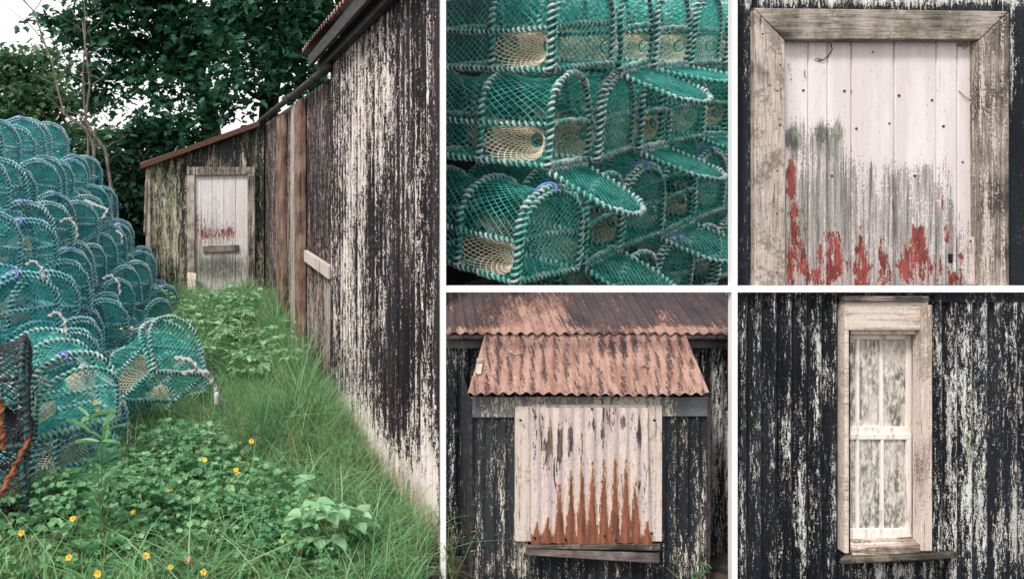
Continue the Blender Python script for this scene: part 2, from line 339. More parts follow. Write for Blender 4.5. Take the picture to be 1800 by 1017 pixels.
for y in (6.6, 8.0, 9.4): m.tube([Pw(.04)(np.array([q]), np.array([2.86+(q-6.0)*.044]), 0)[0] for q in (y, y+.08)], .045, 10)
m.build('gutter', M['gutter'], shed, shed0, True)
# gable lean-to end wall, facing us, at Y = 10.8
YG = 10.8; sg = YG/F
Xg = lambda px: (px-CX)*sg
Zg = lambda py: H+(CY-py)*sg
gtop = lambda x: 2.40+(x-Xg(258))/(Xg(460)-Xg(258))*.60
m = MB(); PgF = lambda y0: (lambda u, z, r: np.stack([u, y0-r, z], 1))
for (a0, a1) in ((258, 331), (449, 464)):
    corr(m, (Xg(a0), Xg(a1)), (.1, 2.5), PgF(YG), .16, .012, nz=40, ztop=gtop)
us = np.linspace(Xg(331), Xg(449), 90); m.grid(us, np.linspace(0, 1, 10), lambda u, t: np.stack([u, YG-.012*np.sin(2*np.pi*u/.16), Zg(296)+(gtop(u)-Zg(296))*t], 1))
f3 = blobs([(Xg(292), 1.9, .3, .5, .10), (Xg(300), 1.2, .3, .6, .10), (Xg(390), 2.75, .5, .2, -.05)])
m.build('end_wall', M['gable'], shed, shed0, True, dict(wear=lambda V: .42+f3(V[:, 0], V[:, 2]), moss=lambda V: .25+0*V[:, 0], rust=lambda V: .1+0*V[:, 0]))
m = MB(); m.box(Xg(257), Xg(265), YG-.035, YG+.03, .2, 2.36); m.build('corner_board', M['frame_z'], shed, shed0, bevel=.004)
m = MB(); m.hexa([(Xg(254), YG-.06, 1.45), (Xg(257), YG-.06, 1.45), (Xg(257), YG+.02, 1.45), (Xg(254), YG+.02, 1.45), (Xg(256), YG-.06, 2.2), (Xg(260), YG-.06, 2.2), (Xg(260), YG+.02, 2.2), (Xg(256), YG+.02, 2.2)]); m.build('corner_board', M['frame_z2'], shed, shed0)
# side wall of the lean-to and its roof
m = MB(); corr(m, (YG, YG+3), (.2, 2.36), lambda u, z, r: np.stack([Xg(258)+r-(u-YG)*.2, u, z], 1), .1, .01, nz=6); m.build('far_wall', M['far'], shed, shed0, True, dict(wear=lambda V: .3+0*V[:, 0]))
m = MB()
def lrP(u, t, r):
    x = Xg(250)+t*(Xg(466)-Xg(250)); return np.stack([x-(u-YG+.14)*.2, u, 2.44+t*.62+r], 1)
corr(m, (YG-.14, YG+3), (0, 1), lrP, .12, .012, nz=8)
m.build('lean_to_roof', M['roof'], shed, shed0, True, dict(wear=lambda V: .6+0*V[:, 0], rust=lambda V: .4+0*V[:, 0]))
m = MB(); x0, x1 = Xg(251), Xg(458)
m.hexa([(x0, YG-.15, 2.36), (x1, YG-.15, 2.98), (x1, YG-.10, 2.98), (x0, YG-.10, 2.36), (x0, YG-.15, 2.44), (x1, YG-.15, 3.06), (x1, YG-.10, 3.06), (x0, YG-.10, 2.44)])
m.build('barge_board', M['iron'], shed, shed0, bevel=.004, label='rusty edge strip')
# door and frame
m = MB(); F0 = YG-.06
m.hexa([(Xg(330), F0, Zg(309)), (Xg(449), F0, Zg(307)), (Xg(449), YG, Zg(307)), (Xg(330), YG, Zg(309)), (Xg(329), F0, Zg(294)), (Xg(449), F0, Zg(294)), (Xg(449), YG, Zg(294)), (Xg(329), YG, Zg(294))])
fr = m.build('door_frame', M['frame_z2'], shed, shed0, bevel=.004)
m = MB(); m.box(Xg(330), Xg(343), F0-.003, YG, .25, Zg(309)); m.build('jamb', M['frame_z'], fr, shed0, bevel=.004)
m = MB(); m.box(Xg(436.5), Xg(449), F0-.003, YG, .25, Zg(308)); m.build('jamb', M['frame_z2'], fr, shed0, bevel=.004)
def door_material(name):
    n = NT(name); gr = n.noise((60, 60, 1.6), 6, .7); g2 = n.noise((150, 150, 5), 5, .7); b = n.noise((26, 26, 8), 6, .72, off=(4, 2, 1)); sp = n.noise((150, 150, 90), 4, .7)
    wood = n.mix(n.step(gr, .34, .6), c(100,95,92), c(172,166,160)); wood = n.mix(n.math('MULTIPLY', n.step(g2, .45, .6), .6), wood, c(204,196,192)); wood = n.mix(n.math('MULTIPLY', n.step(n.math('ADD', n.math('MULTIPLY', g2, .6), n.math('MULTIPLY', sp, .4)), .52, .57), .8), wood, c(74,70,72))
    wv = n.math('ADD', n.math('ADD', n.math('MULTIPLY', gr, .22), n.math('MULTIPLY', b, .22)), n.math('ADD', n.math('MULTIPLY', g2, .22), n.math('MULTIPLY', sp, .34)))
    wm = n.step(n.math('ADD', wv, n.math('MULTIPLY_ADD', n.attr('white'), .26, -.105)), .475, .50)
    wht = n.mix(n.step(n.noise((12, 12, 1.2), 5, .6), .4, .65), c(216,207,206), c(230,223,223)); wht = n.mix(n.math('MULTIPLY', n.step(g2, .56, .7), .5), wht, c(176,166,164))
    col = n.mix(wm, wood, wht)
    gv = n.math('ADD', n.math('ADD', n.math('MULTIPLY', b, .45), n.math('MULTIPLY', sp, .35)), n.math('MULTIPLY', g2, .2))
    gm = n.step(n.math('ADD', gv, n.math('MULTIPLY', n.attr('moss'), .42)), .575, .62)
    col = n.mix(n.math('MULTIPLY', gm, .85), col, n.mix(n.step(b, .50, .60), c(66,74,72), c(140,146,122)))
    rv = n.math('ADD', n.math('ADD', n.math('MULTIPLY', n.noise((42, 42, 14), 6, .78, off=(1, 7, 3)), .6), n.math('MULTIPLY', sp, .22)), n.math('MULTIPLY', g2, .18))
    rvv = n.math('ADD', rv, n.math('MULTIPLY', n.attr('rust'), .38)); rm = n.step(rvv, .578, .588)
    edge = n.math('SUBTRACT', n.step(rvv, .558, .572), rm, clamp=True)
    red = n.mix(n.step(n.noise((30, 30, 12), 5, .7), .4, .6), c(112,54,48), c(150,78,70)); red = n.mix(n.step(n.noise((20, 20, 5), 4, .7, off=(6, 1, 1)), .56, .66), red, c(104,66,58))
    col = n.mix(n.math('MULTIPLY', edge, .6), col, c(222,214,210)); col = n.mix(rm, col, red)
    rim = n.step(n.noise((170, 170, 50), 2, .5, off=(3, 3, 3)), .7, .74); col = n.mix(n.math('MULTIPLY', rim, .6), col, c(80,72,70))
    n.bump(n.math('ADD', n.math('ADD', n.math('MULTIPLY', wm, .5), n.math('MULTIPLY', rm, -.6)), n.math('ADD', n.math('MULTIPLY', g2, .3), n.math('MULTIPLY', gr, .4))), .45, .003)
    return n.done(col, .72)
M['door'] = door_material('peeling_door_paint')
def planks(mb, edges, z0, z1, y, groove, depth=.012, th=.02, nz=60, dx=.004):
    for a, b in zip(edges[:-1], edges[1:]):
        k = max(8, int((b-a)/dx)); us = np.linspace(a, b, k)
        mb.grid(us, np.linspace(z0, z1, nz), lambda u, z: np.stack([u, y+depth*(np.clip(1-(u-a)/groove, 0, 1)**2+np.clip(1-(b-u)/groove, 0, 1)**2), z], 1))
    mb.box(edges[0], edges[-1], y+depth+.003, y+depth+.003+th, z0, z1)
m = MB(); planks(m, [Xg(q) for q in (343, 354.5, 374, 394.5, 415, 436.5)], .3, Zg(308), YG-.015, .012, dx=.01, nz=80)
PX = lambda V: V[:, 0]/sg+CX
PY = lambda V: CY-(V[:, 2]-H)/sg
dw = blobs([(390, 320, 70, 60, .5), (425, 370, 14, 60, .5), (350, 380, 10, 20, -.2)]); dr = blobs([(358, 412, 8, 24, .22), (347, 385, 4, 24, .3), (385, 410, 40, 12, .38), (405, 405, 8, 16, .25)]); dm = blobs([(375, 355, 30, 14, .12), (390, 470, 60, 26, .42)])
dr1 = m.build('door', M['door'], shed, shed0, False, dict(white=lambda V: .38+dw(PX(V), PY(V)), rust=lambda V: .62*dr(PX(V), PY(V)), moss=lambda V: dm(PX(V), PY(V))))
m = MB(); m.hexa([(Xg(357), YG-.045, Zg(443)), (Xg(420), YG-.045, Zg(441)), (Xg(420), YG-.012, Zg(441)), (Xg(357), YG-.012, Zg(443)), (Xg(357), YG-.045, Zg(432)), (Xg(420), YG-.045, Zg(430)), (Xg(420), YG-.012, Zg(430)), (Xg(357), YG-.012, Zg(432))])
m.build('batten', M['silver'], dr1, shed0, bevel=.003)
lb = at(338, 530, 10.5)
m = MB(); m.hexa([at(331, 534, 10.4), at(343, 534, 10.4), at(343, 534, 10.44), at(331, 534, 10.44), at(329, 478, 10.66), at(345, 480, 10.66), at(345, 480, 10.7), at(329, 478, 10.7)])
m.build('loose_plank', M['cream'], None, lb, bevel=.003, label='short pale plank leaning against the foot of the far door jamb', cat='plank')

# ================================================================== creels
L_, W_, H_, ZR = .70, .48, .43, .20
def profile(t):     # cross section, t in 0..1 over the arch
    t = np.asarray(t, float); s1 = ZR; arc = .72; tot = 2*s1+arc; s = t*tot
    w = np.zeros_like(s); z = np.zeros_like(s)
    a = s < s1; b = s > s1+arc; q = ~(a | b)
    w[a] = -W_/2; z[a] = s[a]; w[b] = W_/2; z[b] = tot-s[b]
    th = (s[q]-s1)/arc*np.pi; w[q] = -W_/2*np.cos(th); z[q] = ZR+(H_-ZR)*np.sin(th)**.85
    return w, z
STOT = 2*ZR+.72
def barrel(u, t):
    w, z = profile(t); f = np.abs(np.sin(np.pi*(u/(L_/2)))); k = 1-.06*f*np.clip(z/H_, 0, 1)
    return np.stack([u, w*(1-.03*f), z*k], 1)
def diamond(nu, nv):
    i, j = np.meshgrid(np.arange(nu+1), np.arange(nv+1), indexing='ij'); k = ((i+j) % 2 == 0) & (i < nu); i = i[k]; j = j[k]
    A = []; B = []
    for dj in (1, -1):
        q = (j+dj >= 0) & (j+dj <= nv); A.append(np.stack([i[q], j[q]], 1)); B.append(np.stack([i[q]+1, j[q]+dj], 1))
    return np.vstack(A).astype(float), np.vstack(B).astype(float)
def make_creel_meshes(suffix, netm, ropes, funm, netr=.0018, br=.0105, wr=.0075, pitch=.031):
    out = {}
    m = MB(); tt = np.linspace(0, 1, 34)
    def hoop(u):
        w, z = profile(tt); return np.stack([np.full_like(w, u)+.008*np.sin(z*14), w, z+.004], 1)
    for u in (-L_/2, 0, L_/2): m.wrapped(hoop(u), br, wr, pitch)
    q = np.linspace(0, 1, 12)[:, None]
    def line(a, b, sag=0):
        a = np.array(a, float); b = np.array(b, float); P = a+(b-a)*q; P[:, 2] += sag*np.sin(np.pi*q[:, 0]); return P
    for y in (-W_/2, W_/2):
        m.wrapped(line((-L_/2, y, .01), (L_/2, y, .01)), br, wr, pitch)
        m.wrapped(line((-L_/2, y, ZR), (L_/2, y, ZR), -.012), br*.8, wr*.9, pitch)
    for x in (-L_/2, 0, L_/2): m.wrapped(line((x, -W_/2, .01), (x, W_/2, .01)), br, wr, pitch)
    for x in (-L_/2, L_/2): m.wrapped(line((x, -W_/2, ZR), (x, W_/2, ZR), .01), br*.8, wr*.9, pitch)
    out['frame'] = (m, [M['bar'], ropes])
    m = MB(); nu, nv = 30, 62; A, B = diamond(nu, nv)
    fu = lambda P: barrel((P[:, 0]/nu-.5)*L_, P[:, 1]/nv)
    mid = (A+B)/2; w_, z_ = profile(mid[:, 1]/nv); uu = (mid[:, 0]/nu-.5)*L_
    ell = lambda c0: (np.abs((uu-c0)/(L_/4*.90))**2.6+np.abs((z_-ZR/2)/(ZR/2*.94))**2.6) < 1
    keep = ~(ell(L_/4) & (w_ < 0)) & ~(ell(-L_/4) & (w_ > 0))
    m.segs(fu(A[keep]), fu(B[keep]), netr)
    A, B = diamond(24, 24); fe = lambda P, x: np.stack([np.full(len(P), x), (P[:, 0]/24-.5)*W_, P[:, 1]/24*H_], 1)
    def ins(P):
        y = (P[:, 0]/24-.5)*W_; z = P[:, 1]/24*H_; return (z < ZR) | ((np.abs(y/(W_/2))**2+np.clip((z-ZR)/(H_-ZR), 0, 1)**2.2) < 1.02)
    k = ins(A) & ins(B); m.segs(fe(A[k], -L_/2), fe(B[k], -L_/2), netr)
    A2, B2 = diamond(26, 16); ff = lambda P: np.stack([(P[:, 0]/26-.5)*L_, (P[:, 1]/16-.5)*W_, np.full(len(P), .008)], 1); m.segs(ff(A2), ff(B2), netr)
    out['netting'] = (m, [netm])
    # side entrance funnel: from the bay's outline in to a ring
    def funnel(x0, x1, ysign):
        m = MB(); n, r = 44, 12
        cxm = (x0+x1)/2; P = lambda i, j: None
        def pt(i, j):
            a = 2*np.pi*i/n; t = j/r; ca, sa = np.cos(a), np.sin(a); sc_ = 1/(np.abs(ca)**2.6+np.abs(sa)**2.6)**(1/2.6)
            X0 = cxm+(x1-x0)/2*.90*np.clip(ca*sc_, -1, 1); Z0 = ZR/2+.005+ZR/2*.92*np.clip(sa*sc_, -1, 1)
            X1 = cxm+.055+.032*ca; Z1 = ZR/2+.012+.036*sa
            e = t**.9; return np.stack([X0+(X1-X0)*e, ysign*(W_/2-.01-.15*t**1.3), Z0+(Z1-Z0)*e], 1)
        i, j = np.meshgrid(np.arange(n), np.arange(r), indexing='ij'); k = ((i+j) % 2 == 0); i = i[k].astype(float); j = j[k].astype(float)
        m.segs(pt(i, j), pt(i+1, j+1), netr*1.25); m.segs(pt(i, j), pt(i-1, j+1), netr*1.25)
        a = np.linspace(0, 2*np.pi, 17)[:-1]; ring = np.stack([cxm+.055+.032*np.cos(a), np.full(16, ysign*(W_/2-.16)), ZR/2+.012+.036*np.sin(a)], 1)
        m.tube(ring, .006, 6, 1, closed=True); return m
    out['entrance_funnel'] = (funnel(0, L_/2, -1), [funm, M['net']])
    out['entrance_funnel_b'] = (funnel(-L_/2, 0, 1), [funm, M['net']])
    # end door hinged along the base of the +x end
    m = MB(); w, z = profile(tt); s_ = .93
    m.wrapped(np.vstack([np.stack([np.full_like(w, .012), w*s_, z*s_+.012], 1), [[.012, W_/2*s_, .012], [.012, -W_/2*s_, .012]]]), br*.8, wr*.9, pitch)
    A, B = diamond(24, 24); k = ins(A) & ins(B)
    f_ = lambda P: np.stack([np.full(len(P), .012), (P[:, 0]/24-.5)*W_*s_, P[:, 1]/24*H_*s_+.012], 1); m.segs(f_(A[k]), f_(B[k]), netr)
    # net material is slot 2
    m.M[-1][:] = 2
    out['end_door'] = (m, [M['bar'], ropes, netm])
    # violet rubber hook with its loop
    m = MB(); a = np.linspace(.2, 3.6, 14); m.tube(np.stack([L_/2+.042*np.cos(a)-.005, -.05+.03*np.sin(a*1.4), H_-.028+.05*np.sin(a)], 1), .0085, 7)
    out['closing_hook'] = (m, [M['clip']])
    # shooting cord diagonal
    return out
def make_creel(suffix, *args, **kw):
    parts = make_creel_meshes(suffix, *args, **kw); root = empty('lobster_creel', (0, 0, 0))
    d = {}
    for k, (m, mats) in parts.items():
        nm = k.replace('_b', '')
        o = m.build(nm, mats, root, (0, 0, 0), smooth=True); d[k] = o
    d['end_door'].location = (L_/2, 0, 0)
    return root
protoG = make_creel('g', M['net'], M['rope'], M['cnet'])
protoB = make_creel('b', M['net_b'], M['rope_b'], M['cnet'])
used = {}
def creel(proto, mat, label, group=None, door=0, hook=True, name='lobster_creel'):
    o = proto if proto not in used else copy_tree(proto); used[proto] = 1
    o.matrix_world = mat; o.rotation_mode = 'QUATERNION'; o.location = mat.to_translation(); o.rotation_quaternion = mat.to_quaternion(); o.scale = mat.to_scale()
    tag(o, label, 'creel', group)
    for ch in list(o.children):
        if ch.name.startswith('end_door'): ch.rotation_euler = (0, door, 0)
        if ch.name.startswith('closing_hook') and not hook: doomed.append(ch)
    return o
doomed = []
def mat4(loc, eul, s=1.0): return Matrix.Translation(Vector(loc)) @ eul.to_matrix().to_4x4() @ Matrix.Scale(s, 4)
# pile of place 1: stepped tiers, ends facing the path
tiers = 6; stepx = .265; pz = .405
rowx = lambda Y: -.743-.143*Y
TN = ['bottom', 'second', 'third', 'fourth', 'fifth', 'top']
ON = ['nearest', 'second', 'third', 'fourth', 'fifth', 'sixth', 'seventh', 'eighth', 'ninth', 'tenth', 'eleventh', 'twelfth', 'thirteenth', 'fourteenth']
for k in range(tiers):
    y = 4.75+.12*k+(.15 if k % 2 else 0); i = 0
    if k >= 4: y += .5
    if k == 0: y += .1
    while y < 10.3-.12*k:
        hd = R(-33+rng.uniform(-10, 10)); e = Euler((R(rng.uniform(-8, 8)), R(rng.uniform(-5, 12)), hd))
        x = rowx(y)-k*stepx+rng.uniform(-.09, .09)
        n = (math.cos(hd), math.sin(hd)); cxx = x-n[0]*L_/2; cyy = y-n[1]*L_/2+.0
        zz = float(gz(x, y))*.9+k*pz+rng.uniform(-.03, .03)+.02
        creel(protoB, mat4((cxx, cyy, zz), e, rng.uniform(1.04, 1.16)),
              f'teal creel, {ON[i]} from the near end in the long pile, {TN[k]} tier', 'creels stacked in the long pile', door=0, hook=rng.random() < .3)
        y += .50+rng.uniform(-.02, .03); i += 1
# a second layer behind fills the upper tiers towards the left
for k in range(1, 5):
    y = 5.2; i = 0
    while y < 9.2:
        hd = R(-33+rng.uniform(-6, 6)); x = rowx(y)-k*stepx-.62; n = (math.cos(hd), math.sin(hd))
        if (x+.3)/y*F+CX > -60:
            creel(protoB, mat4((x-n[0]*L_/2, y-n[1]*L_/2+.1, float(gz(x, y))*.9+k*pz), Euler((0, 0, hd))), f'shaded teal creel, {ON[i]} in the row behind the {TN[k]} tier of the pile', 'creels stacked in the long pile', hook=False)
        y += .5; i += 1
# two tumbled creels in front of the pile
creel(protoG, mat4(at(262, 706, 5.35), Euler((R(-14), R(-38), R(-30))), 1.05), 'teal creel tipped over in the weeds in front of the long pile', door=R(12))
creel(protoB, mat4((-1.30, 6.45, .16), Euler((R(6), R(4), R(-62))), .95), 'teal creel upright behind the tipped creel at the edge of the grass', hook=False)
creel(protoG, mat4((-1.56, 4.45, .46), Euler((R(6), R(4), R(-55))), 1.0), 'large green creel with wide arched mouth just behind the black creel', door=R(20))
creel(protoB, mat4((-1.62, 4.48, .0), Euler((R(0), R(0), R(-50))), 1.08), 'dark blue creel lowest at the near foot of the long pile', hook=False)
# ropes and toggles lying on the pile
def cord(pts, r, mat, label):
    P = np.array(pts); q = np.linspace(0, len(P)-1, 40); Q = np.stack([np.interp(q, np.arange(len(P)), P[:, i]) for i in range(3)], 1)
    Q[1:-1] = (Q[:-2]+Q[1:-1]*2+Q[2:])/4; m = MB(); m.wrapped(Q, r*.7, r*.6, r*5, mi=(0, 0)); m.build('bridle_rope', mat, None, P[0], True, label=label, cat='rope')
cord([at(150, 352, 7.6), at(168, 360, 7.2), at(190, 368, 7.1), at(180, 385, 7.0)], .012, M['rope_w'], 'pale rope end hanging over the third tier of creels')
cord([at(310, 627, 5.05), at(335, 632, 4.95), at(352, 652, 4.95), at(372, 670, 4.98), at(383, 690, 5.0)], .014, M['rope_w'], 'pale blue rope loop over the tipped creel')
cord([at(322, 655, 5.0), at(345, 650, 4.95), at(368, 655, 4.95), at(380, 690, 5.0)], .013, M['rope_w'], 'white rope draped across the mouth of the tipped creel')
m = MB(); p = at(381, 700, 4.97); m.tube([p+(0, 0, -.045), p+(0, 0, -.03), p+(0, 0, .03), p+(0, 0, .045)], [.012, .02, .02, .012], 10); m.build('net_toggle', M['rope_w'], None, p, True, label='small pale toggle on the rope of the tipped creel', cat='toggle')
cord([at(205, 405, 7.5), at(214, 412, 7.4), at(214, 430, 7.4)], .011, M['rope_w'], 'pale rope end hanging from the right side of the fourth tier of creels')
for i, (a, b, Yc, w_) in enumerate(((20, 300, 7.0, 'second tier from the top'), (120, 395, 6.3, 'middle tiers'), (60, 470, 5.4, 'lower middle tier'), (195, 495, 6.4, 'lower right tiers'), (100, 560, 4.9, 'bottom near tier'))):
    cord([at(a-14, b-6, Yc-.4), at(a, b-12, Yc-.42), at(a+14, b+2, Yc-.42), at(a+16, b+24, Yc-.42)], .010, M['rope_w'], 'short bleached rope tail hanging over the '+w_+' of the long pile')
# black creels at the left edge
protoK = make_creel('k', M['knet'], M['krope'], M['knet'], netr=.003)
kx = (at(10, 700, 3.75)[0]-.29)
for i, (z, s, rz, lab) in enumerate(((0.0, 1.15, 21, 'black netted creel standing lowest at the left edge of the picture'), (.49, 1.12, 19, 'black netted creel stacked on top of the other black creel'))):
    o = creel(protoK, mat4((-1.915+.015*i, 3.76, z), Euler((R(2), R(-2), R(rz))), s), lab, hook=False)
cord([at(-20, 905, 3.40), at(10, 850, 3.46), at(52, 770, 3.58)], .013, M['orope'], 'orange rope tied diagonally along the lower black creel')
cord([at(2, 700, 3.42), at(1, 740, 3.42), at(5, 790, 3.42)], .012, M['orope'], 'orange rope hanging down the side of the black creel')

# ================================================================== PLACE 2: close pile
NH = R(-47); nv = np.array((math.cos(NH), math.sin(NH), 0)); rv = np.array((-math.sin(NH), math.cos(NH), 0))
TI = Matrix.Rotation(R(13), 4, 'X'); TI3 = np.array(TI.to_3x3())
RZ = TI @ Matrix.Rotation(NH, 4, 'Z'); SC = 1.13
rows = [('top', at(985, 122, 3.86)), ('middle', at(942, 300, 3.84)), ('lower', at(920, 503, 3.81)), ('lowest', at(905, 690, 3.81))]
doors = {(0, 1): 112, (0, 2): 100, (0, 5): 110, (1, 0): 116, (1, 2): 108, (1, 4): 104, (2, 1): 112, (2, 3): 105, (2, 6): 108, (3, 2): 100, (3, 4): 104, (3, 6): 100}
for ri, (rn_, c0) in enumerate(rows):
    for k in range(0 if ri < 3 else 2, 9):
        for lay in (0, 1):
            if lay == 1 and (k < 3 or ri == 3 or k % 2): continue
            p = c0+TI3 @ (rv*(W_/2*SC+k*.545)-nv*(L_/2*SC+lay*.82))
            j = Matrix.Rotation(R(rng.uniform(-8, 8)), 4, 'Z') @ Matrix.Rotation(R(rng.uniform(-5, 5)), 4, 'X')
            dg = doors.get((ri, k), 0) if lay == 0 else 0
            creel(protoG, Matrix.Translation(Vector(p)) @ RZ @ j @ Matrix.Scale(SC, 4),
                  f'green creel bound in pale rope, {ON[k]} from left, {rn_} row of close stack' if lay == 0 else f'shaded green creel behind the {ON[k]} one, {rn_} row of close stack', 'creels in the close stack', door=R(dg), hook=(lay == 0 and (k+ri) % 2 == 0))
m = MB(); bx = np.linspace(0, 1, 10)
m.grid(bx, np.linspace(4.0, 9.0, 10), lambda u, y: np.stack([wallX(y)+.12+u*(6.2-wallX(y)), y, .72+(y-4)*.225], 1))
m.grid(bx, np.linspace(0, 1, 4), lambda u, t: np.stack([wallX(4.0)+.12+u*(6.2-wallX(4.0)), 4.0+0*u, .72*t-.02], 1))
m.build('bank', M['soil'], kind='structure')
# dark iron backdrop added so the gaps between the close creels stay dark
m = MB(); a0 = np.array((.55, 5.25)); a1 = np.array((5.2, 9.4)); dd = a1-a0; Ld = np.linalg.norm(dd); dd /= Ld
corr(m, (0, Ld), (0, 3.6), lambda u, z, r: np.stack([a0[0]+dd[0]*u+r*dd[1], a0[1]+dd[1]*u-r*dd[0], z], 1), .076, .01, nz=10)
m.build('dark_backdrop', M['navy'], None, (2.8, 7.2, 0), True, dict(wear=lambda V: .1+0*V[:, 0]), label='dark iron backdrop added to darken the gaps in the close stack', cat='wall')
cord([at(952, 208, 3.50), at(1060, 175, 3.62), at(1150, 150, 3.85)], .0022, M['bar'], 'thin green cord across the middle row of close creels')
cord([at(930, 408, 3.50), at(1040, 365, 3.62), at(1230, 290, 4.0)], .0022, M['bar'], 'thin green cord across the lower row of close creels')

# ================================================================== strips that mark off the five panels, built as a white partition
D = 3.3; s_ = D/F
X = lambda px, Y=D: (px-CX)*Y/F
Z = lambda py, Y=D: H+(CY-py)*Y/F
YP = 3.255
part = empty('panel_dividers', (X(900, YP), YP, 0), label='thin white painted partition of posts and rail marking off the five panels', cat='divider')
po = (X(900, YP), YP, 0)
m = MB(); m.box(X(775, YP), X(784, YP), YP, YP+.03, -.02, 2.75); m.build('post', M['white'], part, po)
m = MB(); m.box(X(1286.5, YP), X(1296.5, YP), YP, YP+.03, -.02, 2.75); m.build('post', M['white'], part, po)
m = MB(); m.box(X(784, YP), X(1286.5, YP), YP+.001, YP+.029, Z(513.5, YP), Z(502.5, YP)); m.box(X(1296.5, YP), X(2150, YP), YP+.001, YP+.029, Z(513.5, YP), Z(502.5, YP)); m.build('rail', M['white'], part, po)

# pixel fields on the D plane
QX = lambda V: V[:, 0]/V[:, 1]*F+CX
QY = lambda V: CY-(V[:, 2]-H)/V[:, 1]*F
pl = lambda y0: (lambda u, z, r: np.stack([u, y0-r, z], 1))
# ================================================================== PLACE 3: peeling door
s3o = np.array((X(1550), D, Z(508))); s3 = empty('door_shed', s3o, label='navy tin shed front holding a peeling white and red plank door', cat='shed')
m = MB(); kw = dict(nz=60)
corr(m, (X(1291), X(1335)), (Z(507), Z(-110)), pl(D+.01), .068, .012, **kw)
corr(m, (X(1766), X(2150)), (Z(507), Z(-110)), pl(D+.01), .068, .012, **kw)
corr(m, (X(1335)+.0005, X(1766)-.0005), (Z(30), Z(-110)), pl(D+.01), .068, .012, nz=30)
fw = blobs([(1550, 0, 400, 14, .35), (1315, 300, 8, 300, .08), (1778, 100, 8, 120, .25), (1305, 420, 10, 120, .1)]); frr = blobs([(1560, 8, 300, 12, .35)])
m.build('wall', M['navy'], s3, s3o, True, dict(wear=lambda V: .24+fw(QX(V), QY(V)), rust=lambda V: .02+frr(QX(V), QY(V))))
YF = D-.03; xx = lambda p: X(p, YF); zz = lambda p: Z(p, YF)
m = MB(); m.hexa([(xx(1380), YF, zz(69)), (xx(1722), YF, zz(69)), (xx(1722), D+.06, zz(69)), (xx(1380), D+.06, zz(69)), (xx(1325), YF, zz(14)), (xx(1773), YF, zz(20)), (xx(1773), D+.02, zz(20)), (xx(1325), D+.02, zz(14))])
fr = m.build('door_frame', M['frame_x'], s3, s3o, bevel=.003)
m = MB(); m.hexa([(xx(1327), YF-.002, zz(508)), (xx(1380), YF-.002, zz(508)), (xx(1380), D+.06, zz(508)), (xx(1327), D+.06, zz(508)), (xx(1326), YF-.002, zz(17)), (xx(1379), YF-.002, zz(71)), (xx(1379), D+.06, zz(71)), (xx(1326), D+.06, zz(17))])
m.build('jamb', M['frame_z'], fr, s3o, bevel=.003)
m = MB(); m.hexa([(xx(1724), YF-.002, zz(508)), (xx(1773), YF-.002, zz(508)), (xx(1773), D+.06, zz(508)), (xx(1724), D+.06, zz(508)), (xx(1722), YF-.002, zz(71)), (xx(1773), YF-.002, zz(23)), (xx(1773), D+.06, zz(23)), (xx(1722), D+.06, zz(71))])
m.build('jamb', M['frame_z2'], fr, s3o, bevel=.003)
YD = D+.02; xd = lambda p: X(p, YD); zd = lambda p: Z(p, YD)
m = MB(); m.box(X(1713, D+.0), X(1722, D+.0), D+.0, D+.04, zz(508), zz(70)); m.build('door_stop', M['cream'], fr, s3o, bevel=.002)
m = MB(); planks(m, [xd(q) for q in (1372, 1421, 1455, 1497, 1572, 1646, 1683, 1724)], zd(508), zd(60), YD, .006, depth=.022, nz=110, dx=.0021)
dw = blobs([(1700, 300, 28, 200, .35), (1540, 240, 60, 50, .15), (1600, 230, 60, 60, .15), (1400, 240, 24, 40, -.3), (1445, 250, 20, 40, -.3), (1475, 250, 14, 34, -.25), (1450, 330, 60, 50, -.16), (1600, 310, 60, 40, -.14), (1550, 440, 120, 30, .06)])
dr = blobs([(1391, 315, 10, 42, .48), (1396, 400, 12, 60, .34), (1412, 450, 10, 40, .22), (1388, 480, 8, 40, .3), (1465, 415, 18, 22, .27), (1468, 465, 20, 36, .30), (1513, 425, 9, 36, .30), (1516, 480, 14, 34, .28), (1552, 450, 9, 48, .26), (1612, 410, 16, 18, .33), (1600, 450, 24, 26, .28), (1622, 430, 8, 40, .22), (1657, 358, 4, 18, .38), (1665, 415, 9, 20, .34), (1690, 450, 6, 14, .3), (1675, 485, 18, 20, .22), (1540, 470, 190, 40, .10), (1440, 445, 6, 30, .2), (1560, 505, 200, 22, .12), (1640, 470, 20, 24, .2), (1588, 480, 12, 20, .2), (1535, 400, 8, 14, .2), (1430, 480, 20, 20, .2)])
dm = blobs([(1392, 245, 16, 24, .42), (1443, 235, 12, 24, .36), (1472, 230, 12, 22, .30), (1388, 130, 8, 26, .22), (1410, 420, 10, 60, .42), (1470, 275, 24, 22, .12), (1440, 300, 40, 60, .08), (1600, 300, 60, 40, .05), (1692, 80, 14, 6, .34)])
do = m.build('door', M['door'], s3, s3o, False, dict(white=lambda V: .19+.6*np.clip((400-QY(V))/240, 0, 1)+.25*np.clip((200-QY(V))/100, 0, 1)+dw(QX(V), QY(V)), rust=lambda V: -.12+1.35*dr(QX(V), QY(V)), moss=lambda V: 1.3*dm(QX(V), QY(V))-.03))
def pbox(mb, a0, a1, b0, b1, y0, y1): mb.box(X(a0, y0), X(a1, y0), y0, y1, Z(b1, y0), Z(b0, y0))
m = MB(); pbox(m, 1667, 1675, 446, 462, YD-.0015, YD+.001); m.build('keyhole', M['hole'], do, s3o)
m = MB(); pbox(m, 1707, 1711, 452, 500, YD-.008, YD); m.build('latch_bar', M['cream'], do, s3o, bevel=.002)
m = MB()
